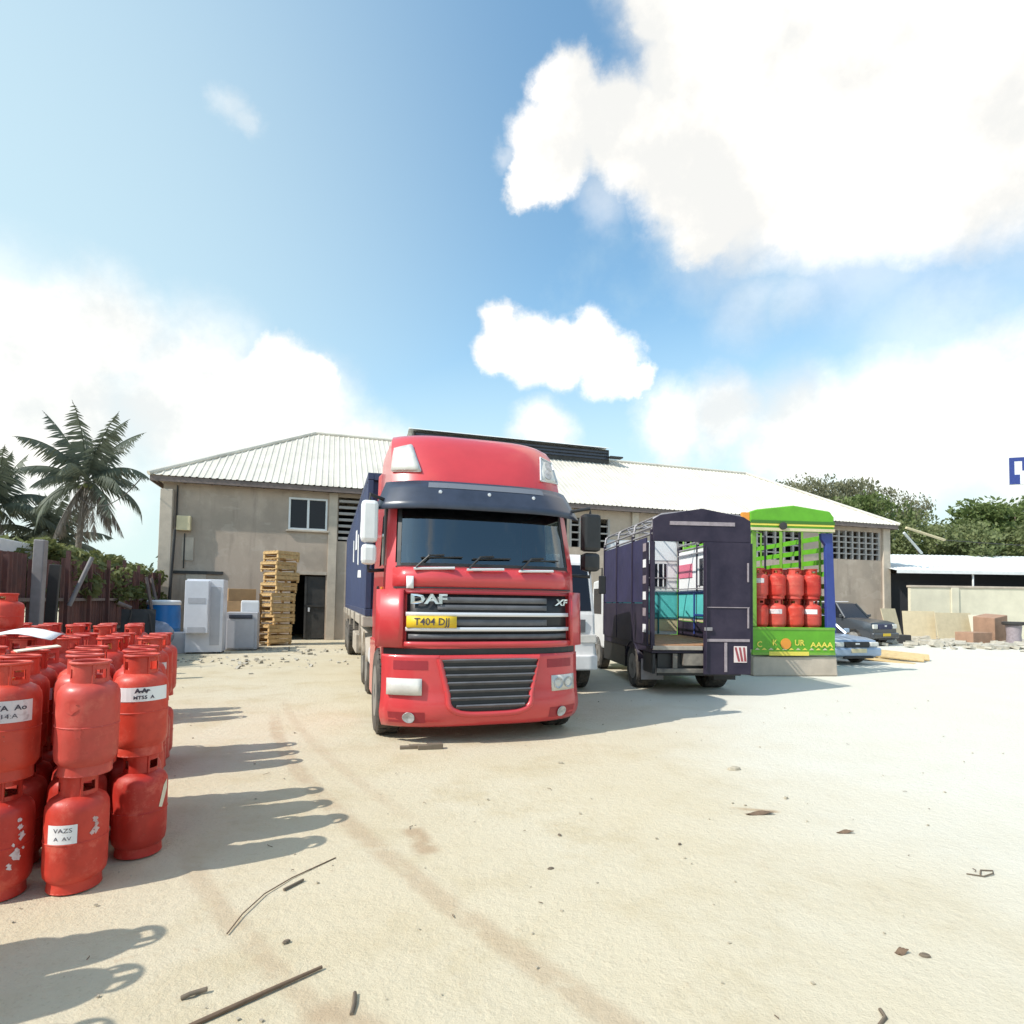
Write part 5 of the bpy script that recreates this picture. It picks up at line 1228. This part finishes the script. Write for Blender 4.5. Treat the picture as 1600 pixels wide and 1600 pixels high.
# ------------------------------------------------------------------ parked cars
def car(name, loc, rz, label, paint, L_, W_, H_, gc, suv, plate):
    r = empty(name, loc, rz, label, 'car'); w = W_ / 2; hood = H_ * (.60 if suv else .56)
    def shell(st, name, m, sm=45, bev=.0):
        b = MB(); sec = []
        for y, z0, z1, ww, tw in st:
            sec.append([(-ww * .94, y, z0), (-ww, y, z0 + (z1 - z0) * .35), (-ww, y, z0 + (z1 - z0) * .7), (-tw, y, z1), (-tw * .5, y, z1 + .02), (tw * .5, y, z1 + .02), (tw, y, z1), (ww, y, z0 + (z1 - z0) * .7), (ww, y, z0 + (z1 - z0) * .35), (ww * .94, y, z0)])
        k = 10; vs = [p for s_ in sec for p in s_]; fs = []
        for i in range(len(sec) - 1):
            for j in range(k): fs.append((i * k + j, i * k + (j + 1) % k, (i + 1) * k + (j + 1) % k, (i + 1) * k + j))
        fs.append(tuple(range(k))); fs.append(tuple((len(sec) - 1) * k + j for j in reversed(range(k))))
        b.add(vs, fs); return b.build(name, m, r, smooth=sm)
    shell([(0.03, gc + .08, hood * .72, w * .88, w * .80), (.10, gc + .02, hood * .88, w * .95, w * .88), (.45, gc, hood * .96, w, w * .92), (1.25, gc, hood * 1.04, w, w * .93), (L_ * .62, gc, hood * 1.08, w, w * .94), (L_ - .4, gc, hood * 1.08, w, w * .92), (L_ - .08, gc + .05, hood * 1.0, w * .96, w * .86), (L_, gc + .12, hood * .8, w * .9, w * .8)], 'body', paint)
    y1 = 1.2 if not suv else 1.25; rt = 1.85 if not suv else 1.75; re = L_ - (1.0 if not suv else .35)
    b = MB(); bw, tw, zb, zt = w * .90, w * .72, hood * 1.05, H_
    base = [(-bw, y1, zb), (bw, y1, zb), (bw, L_ - .45, zb), (-bw, L_ - .45, zb)]; top = [(-tw, rt, zt - .05), (tw, rt, zt - .05), (tw, re - .25, zt - .05), (-tw, re - .25, zt - .05)]
    b.add(base + top, [(0, 1, 5, 4), (1, 2, 6, 5), (2, 3, 7, 6), (3, 0, 4, 7)]); b.build('windows', MT['dark_glass'], r)
    rf = MB(); rf.add(top + [(p[0] * .85, p[1] + (.12 if i < 2 else -.12), zt) for i, p in enumerate(top)], [(0, 1, 5, 4), (1, 2, 6, 5), (2, 3, 7, 6), (3, 0, 4, 7), (4, 5, 6, 7)]); rf.build('roof', paint, r, smooth=50)
    for a, c in ((0, 0), (1, 1), (2, 2), (3, 3)): MB().tube([base[a], top[c]], .045, 6).build('pillar', paint, r)
    for s_ in (-1, 1):
        wheel(r, s_ * (w - .11), .82, .32 if not suv else .37, .22, s_, 'front_wheel', 24); wheel(r, s_ * (w - .11), L_ - .85, .32 if not suv else .37, .22, s_, 'rear_wheel', 24)
        MB().box(s_ * w * .72 - .15, s_ * w * .72 + .15, -.015, .08, hood * .66, hood * .83).build('headlamp', MT['lamp'], r, bevel=.03)
        MB().box(s_ * (w + .07) - .08, s_ * (w + .07) + .08, 1.28, 1.38, hood * 1.08, hood * 1.08 + .14).build('mirror', paint, r, bevel=.03)
        MB().tube([(s_ * tw * .9, rt + .3, zt + .04), (s_ * tw * .9, re - .5, zt + .04)], .018, 6).build('roof_rail', MT['silver'], r)
    MB().box(-w * .50, w * .50, -.012, .06, hood * .64, hood * .84).build('grille', MT['black'] if not suv else MT['navy'], r, bevel=.012)
    MB().box(-.07, .07, -.022, -.013, hood * .74, hood * .80).build('badge', MT['silver'], r)
    MB().box(-w * .97, w * .97, -.06, .12, gc + .06, gc + .30).build('bumper', paint, r, bevel=.05); MB().box(-w * .6, w * .6, -.064, .0, gc + .0, gc + .055).build('air_intake', MT['black'], r)
    MB().box(-.26, .26, -.075, -.062, gc + .16, gc + .28).build('number_plate', plate, r)
car('hatchback_car', (9.9, 16.9, 0), R(14), 'silver blue car nosing out behind the green truck', MT['car_blue'], 4.0, 1.66, 1.42, .20, False, MT['cream'])
car('sport_utility_car', (16.1, 25.4, 0), R(27), 'dark grey off-road car parked by the right warehouse corner', MT['car_dark'], 4.5, 1.9, 1.85, .26, True, MT['yellow'])

# ------------------------------------------------------------------ things by the left end of the warehouse
def left_things():
    # drum
    r = empty('water_drum', (-11.55, 19.6, 0), 0, 'big blue plastic drum with pale lid beside the warehouse column', 'drum'); r.scale = (1.1, 1.1, 1.25)
    b = MB(); b.lathe([(.38, .0), (.44, .05), (.46, .2), (.455, .5), (.47, .52), (.455, .54), (.46, .85), (.44, 1.12), (.40, 1.16)], 28); b.build('body', MT['drum'], r, smooth=40); MB().lathe([(.45, 1.13), (.46, 1.16), (.46, 1.22), (.42, 1.25), (.01, 1.26)], 28).build('lid', MT['white_plain'], r, smooth=40)
    # tall cabinet: white carcass, a white door panel standing proud
    r = empty('tall_cabinet', (-9.18, 17.65, 0), ALPHA, 'tall white and grey cold cabinet standing in the yard', 'cabinet')
    MB().box(-.50, .50, 0, .72, .04, 2.22).build('carcass', MT['fridge'], r, bevel=.015)
    d = MB().box(-.495, .14, -.26, -.003, .62, 2.17).build('door', MT['fridge'], r, bevel=.015)
    for z in (1.50, .64): MB().box(-.40, .06, -.268, -.262, z, z + .16).build('door_band', MT['fridge_grey'], d)
    MB().box(.10, .125, -.285, -.262, 1.2, 1.6).build('handle', MT['silver'], d)
    MB().box(.16, .42, -.012, -.002, .25, 2.0).build('side_shade_panel', MT['fridge_grey'], r)  # grey strip painted in for the shadow the proud door casts
    for x in (-.42, .42):
        for y in (.08, .64): MB().box(x - .04, x + .04, y - .04, y + .04, 0, .038).build('foot', MT['black'], r)
    r = empty('low_cabinet', (-8.62, 18.9, 0), ALPHA, 'low grey cabinet with a dark top handle beside the tall cabinet', 'cabinet')
    MB().box(-.46, .46, 0, .62, .03, 1.22).build('carcass', MT['fridge_grey'], r, bevel=.015); MB().box(-.43, .38, -.04, -.002, .08, 1.0).build('door', MT['fridge_grey'], r, bevel=.01); MB().box(-.38, .30, -.06, -.003, 1.02, 1.14).build('handle', MT['visor'], r, bevel=.01)
    for x in (-.4, .4): MB().box(x - .03, x + .03, .05, .55, 0, .03).build('foot', MT['black'], r)
    q = MB().box(-.28, .28, -.2, .2, 0, .55).build('white_sack_box', MT['white_paint'], bevel=.03); q.location = (-8.75, 19.75, 0); q.scale = (1, 1, 2.9); q.rotation_euler = (0, 0, .4); tag(q, 'tall white carton behind the low grey cabinet', 'carton')
    q = MB().box(-.35, .35, -.25, .25, 0, .62).build('grey_carton', MT['fridge_grey'], bevel=.01); q.location = (-9.95, 17.85, 0); q.rotation_euler = (0, 0, .5); tag(q, 'small grey carton left of the tall cabinet', 'carton')
    # crates: posts, slatted sides, open right faces
    def crate():
        r = empty('wooden_crate', (0, 0, 0)); w, d, h = .92, .80, .36
        for x in (0, w - .07):
            for y in (0, d - .07): MB().box(x, x + .07, y, y + .07, 0, h - .012).build('post', MT['pallet'], r)
        for y in (-.022, d + .002):
            for z, hh in ((.10, .13), (.25, .10)): MB().box(0, w, y, y + .02, z, z + hh).build('side_board', MT['pallet'], r)
        for x in (-.022, w + .002):
            MB().box(x, x + .02, 0, d, .26, .34).build('end_board', MT['pallet'], r); MB().box(x, x + .02, 0, d, .09, .12).build('end_board', MT['pallet'], r)
        for k in range(5): MB().box(.01, w - .01, .015 + k * .158, .145 + k * .158, h - .010, h + .012).build('top_board', MT['pallet'], r)
        for k in range(4): MB().box(.08, w - .08, .04 + k * .2, .16 + k * .2, .06, .08).build('base_board', MT['pallet'], r)
        return r
    c0 = crate(); h = .376; rnd = random.Random(4)
    def put(first, p, a, lab):
        r = c0 if first else copy_tree(c0); r.location = p; r.rotation_euler = (0, 0, a); tag(r, lab, 'crate', 'wooden crates by the warehouse door')
    names = ['bottom', 'second from bottom', 'third from bottom', 'fourth from bottom', 'fifth from bottom', 'sixth from bottom', 'seventh from bottom', 'eighth, next to top', 'topmost']
    for k in range(9): put(k == 0, (-8.50 + rnd.uniform(-.08, .08) + .018 * k, 20.85 + rnd.uniform(-.05, .05), k * h), ALPHA + R(40) + rnd.uniform(-.17, .17), 'slatted yellow wooden crate, %s of the tall stack by the door' % names[k])
    for k in range(3): put(False, (-10.2 + rnd.uniform(-.04, .04), 21.3, k * h), ALPHA + R(20), 'slatted wooden crate, %s of the short stack behind the low cabinet' % ('bottom', 'middle', 'top')[k])
    q = MB().box(-.75, .75, -.02, .02, 0, 1.6).build('leaning_board', MT['cardboard']); q.location = (-9.5, 20.4, .0); q.rotation_euler = (R(-12), 0, ALPHA + .2); tag(q, 'orange brown board leaning behind the low grey cabinet', 'board')
    b = MB().box(-.45, .45, -.35, .35, 0, .85).build('carton', MT['cardboard'], bevel=.01); b.location = (-9.7, 21.15, 3 * h + .02); b.rotation_euler = (0, 0, .5); tag(b, 'brown cardboard box on the short crate stack', 'carton')
    b = MB().box(-.4, .4, -.3, .3, 0, .55).build('carton', MT['pallet'], bevel=.01); b.location = (-9.3, 20.0, 0); b.rotation_euler = (0, 0, .2); tag(b, 'yellowish box on the ground behind the low cabinet', 'carton')
left_things()

# ------------------------------------------------------------------ right-hand clutter
def right_things():
    for k, (x, y, a, t, lab) in enumerate(((11.75, 18.9, -.62, -6, 'long yellow plank lying in front of the silver blue car'), (12.15, 19.25, -.55, -5, 'second yellow plank, further from the silver blue car'), (11.4, 18.4, -.75, -2, 'short yellow plank nearest the camera beside the silver blue car'))):
        q = MB().box(-1.3 + .3 * (k == 2), 1.2, -.22, .22, 0, .045).build('plank', MT['plank'], bevel=.005); q.location = (x, y, .16 if k < 2 else .02); q.rotation_euler = (R(18) if k < 2 else 0, R(4), a); tag(q, lab, 'plank', 'planks by the cars')
    q = MB().box(-.16, .16, -.5, .5, 0, .15).build('plank_bearer', MT['plank']); q.location = (11.8, 19.2, 0); tag(q, 'short timber block propping the yellow planks', 'block')
    def board(x, y, w, h, rz, lean, m, lab, th=.04):
        q = MB().box(-w / 2, w / 2, 0, th, 0, h).build('board', MT[m], bevel=.005); q.location = (x, y, 0); q.rotation_euler = (R(-lean), 0, R(rz)); tag(q, lab, 'board', 'boards dumped by the yard wall')
    board(18.6, 28.5, 1.1, 1.65, 25, 14, 'ply', 'beige board leaning behind the dark off-road car')
    board(21.0, 30.3, 1.5, 1.5, -10, 8, 'ply', 'square plywood sheet leaning on the cream wall')
    board(22.5, 29.8, 2.0, 1.45, 6, 10, 'ply', 'wide plywood sheet in the middle of the rubbish heap')
    board(23.6, 29.3, 1.2, 1.4, -8, 16, 'yard_wall', 'pale cream board against the heap')
    q = MB().box(-.5, .5, -.45, .45, 0, 1.35).build('carton', MT['brownbox'], bevel=.02); q.location = (22.4, 27.6, 0); q.rotation_euler = (R(4), R(-8), .4); tag(q, 'tall tan carton on the rubbish heap', 'carton')
    q = MB().box(-.6, .6, -.4, .4, 0, .6).build('crate_box', MT['brownbox'], bevel=.02); q.location = (20.9, 26.7, 0); q.rotation_euler = (0, 0, .3); tag(q, 'dark reddish brown box in front of the rubbish heap', 'box')
    r = empty('metal_stool', (22.3, 26.2, 0), .3, 'round topped metal stool at the rubbish heap', 'stool')
    MB().lathe([(.38, .95), (.42, .98), (.42, 1.08), (.38, 1.1), (.3, 1.1)], 20).build('seat', MT['steel_dark'], r, smooth=40); MB().lathe([(.3, .02), (.26, .5), (.3, .94)], 16).build('pedestal', MT['tape'], r, smooth=40)
    q = MB().box(-.3, .3, -.25, .25, 0, .4).build('steel_can', MT['steel_dark'], bevel=.03); q.location = (18.1, 27.4, 0); tag(q, 'small dark can beside the leaning beige board', 'can')
    rnd = random.Random(15); b = MB()
    for k in range(420):
        x, y = rnd.gauss(21.2, 1.9), rnd.gauss(27.0, 1.4); s = rnd.uniform(.05, .26); m = Matrix.Translation((x, y, s * .3)) @ Matrix.Rotation(rnd.uniform(0, 6.3), 4, 'Z') @ Matrix.Rotation(rnd.uniform(-.6, .6), 4, 'X')
        b.box(-s, s, -s * rnd.uniform(.3, .9), s * .6, -s * .2, s * rnd.uniform(.15, .6), m)
    tag(b.build('rubble', MT['rubble']), 'pale broken rubble and scraps heaped before the cream wall', 'rubble', kind='stuff')
    b = MB()
    for k in range(90):
        x, y = rnd.gauss(-7.4, 1.8), rnd.gauss(15.6, .8); s = rnd.uniform(.015, .07); m = Matrix.Translation((x, y, s * .2)) @ Matrix.Rotation(rnd.uniform(0, 6.3), 4, 'Z') @ Matrix.Rotation(rnd.uniform(-.6, .6), 4, 'Y')
        b.box(-s, s, -s * rnd.uniform(.4, .9), s * .6, -s * .3, s * rnd.uniform(.2, .6), m)
    for k in range(45):
        x, y = rnd.uniform(-10, -5), rnd.gauss(18.9, .9); s = rnd.uniform(.02, .09); m = Matrix.Translation((x, y, s * .2)) @ Matrix.Rotation(rnd.uniform(0, 6.3), 4, 'Z')
        b.box(-s, s, -s * .6, s * .6, -s * .3, s * rnd.uniform(.2, .6), m)
    tag(b.build('loose_rubble', MT['rubble']), 'loose stones strewn before the cabinets', 'rubble', kind='stuff')
    # billboard far beyond the trees, cut by the frame
    r = empty('billboard', (54.6, 60, 0), R(-20), 'blue and white billboard on a mast at the right edge', 'billboard')
    MB().box(-3.0, 3.0, -.15, .15, 14.6, 17.4).build('panel', MT['white_plain'], r); MB().tube([(0, .3, 0), (0, .3, 15)], .2, 12).build('mast', MT['post_grey'], r)
    for x0, x1, z0, z1 in ((-3.0, -2.55, 14.6, 17.4), (-2.55, 3, 17.0, 17.4), (-2.55, -2.1, 14.6, 15.6), (-1.9, -.6, 16.0, 17.0), (-.5, 2.4, 15.0, 16.4)): MB().box(x0, x1, -.17, -.152, z0, z1).build('blue_print', MT['blue_post'], r)
right_things()

# ------------------------------------------------------------------ litter on the yard
def litter():
    def rod(pts, rad, name, m, lab, cat='stick', r1=None):
        tag(MB().tube([(p[0], p[1], p[2] - .007) for p in pts], rad, 6, r1=r1).build(name, MT[m], smooth=60), lab, cat)
    rod([(-1.25, 2.36, .012), (-1.02, 2.58, .016), (-.84, 2.755, .014)], .011, 'stick', 'stick', 'long straight brown stick on the sand in the foreground', r1=.008)
    rod([(-1.36, 2.54, .01), (-1.33, 2.55, .02), (-1.31, 2.575, .014), (-1.275, 2.585, .02)], .010, 'twig', 'litter', 'thick black twig lying left of the long stick', 'twig')
    rod([(-1.40, 3.02, .008), (-1.405, 3.2, .012), (-1.38, 3.42, .01), (-1.3, 3.62, .008), (-1.12, 3.9, .01)], .0036, 'twig', 'stick', 'long thin bent twig on the sand below the cylinder shadow', 'twig')
    rod([(-1.29, 3.47, .01), (-1.22, 3.59, .012)], .008, 'twig', 'litter', 'short dark twig beside the long thin bent one', 'twig')
    rod([(-.625, 2.46, .008), (-.63, 2.52, .01), (-.645, 2.585, .012)], .009, 'twig', 'litter', 'short twig standing on the brown stain in the foreground', 'twig')
    rod([(1.50, 2.44, .006), (1.55, 2.48, .012), (1.56, 2.53, .01)], .008, 'twig', 'litter', 'short dark twig at the bottom edge of the sand', 'twig')
    rod([(2.90, 3.80, .008), (2.98, 3.76, .012), (3.06, 3.79, .016), (3.10, 3.84, .012), (3.03, 3.85, .01), (2.98, 3.79, .01)], .0045, 'wire_loop', 'litter', 'looped scrap of wire on the pale sand at right', 'wire')
    rnd = random.Random(8)
    for x, y, s, lab in ((-1.08, 2.96, .014, 'small dark stone right of the cylinder shadow loops'), (2.02, 2.92, .018, 'dark stone alone on the pale sand, lower right'), (.27, 3.79, .016, 'flat dark scrap in the middle foreground'), (.37, 4.33, .013, 'small dark clod in the middle of the yard'),
                         (2.3, 6.1, .05, 'yellowish clod on the sand in front of the black truck'), (1.2, 4.2, .010, 'small brown clod right of centre')):
        b = MB(); b.lathe([(.01, -.3 * s), (s, -.1 * s), (s * .9, .4 * s), (s * .4, .7 * s), (.01, .72 * s)], 7); o = b.build('stone', MT['litter'] if s < .04 else MT['stone']); o.location = (x, y, .0); o.scale = (1.5, .9, .8); o.rotation_euler = (0, 0, rnd.uniform(0, 3)); tag(o, lab, 'stone', 'stones and clods on the sand')
    for x, y, w, d, a, lab in ((2.02, 4.82, .22, .045, .1, 'brown crumpled scrap on the pale sand at right'), (1.92, 2.94, .06, .03, .3, 'thin flat scrap next to the lone dark stone'), (2.5, 4.45, .12, .03, .0, 'thin brown sliver on the sand far right')):
        b = MB(); b.grid(lambda u, v: (u * w, v * d, .008 + .012 * math.sin(5 * u + 2 * v)), lin(-.5, .5, 7), lin(-.5, .5, 4)); o = b.build('scrap', MT['stick'], solid=.003); o.location = (x, y, .0); o.rotation_euler = (0, 0, a); tag(o, lab, 'scrap', 'scraps on the sand')
    b = MB()
    for k in range(150):
        y = 2.0 + 9 * rnd.random() ** 1.6; x = rnd.uniform(-.95, .95) * y; s = rnd.uniform(.002, .006) * (1 + .12 * y) * (2.2 if rnd.random() < .06 else 1)
        m = Matrix.Translation((x, y, s * .2)) @ Matrix.Rotation(rnd.uniform(0, 6.3), 4, 'Z'); b.box(-s, s, -s * .7, s * .7, -s * .3, s * .5, m)
    tag(b.build('pebbles', MT['stone']), 'scattered pebbles over the sandy yard', 'pebbles', kind='stuff')
    b = MB()
    for k in range(32):
        y = 2.0 + 7 * rnd.random() ** 1.5; x = rnd.uniform(-.8, .9) * y; a = rnd.uniform(0, 6.3); l = rnd.uniform(.01, .05) * (1 + .1 * y)
        b.tube([(x, y, .004), (x + l * .5 * math.cos(a), y + l * .5 * math.sin(a), .008), (x + l * math.cos(a + .4), y + l * math.sin(a + .4), .004)], .0022, 4)
    tag(b.build('straw', MT['stick']), 'tiny straws and chips strewn on the sand', 'straw', kind='stuff')
litter()
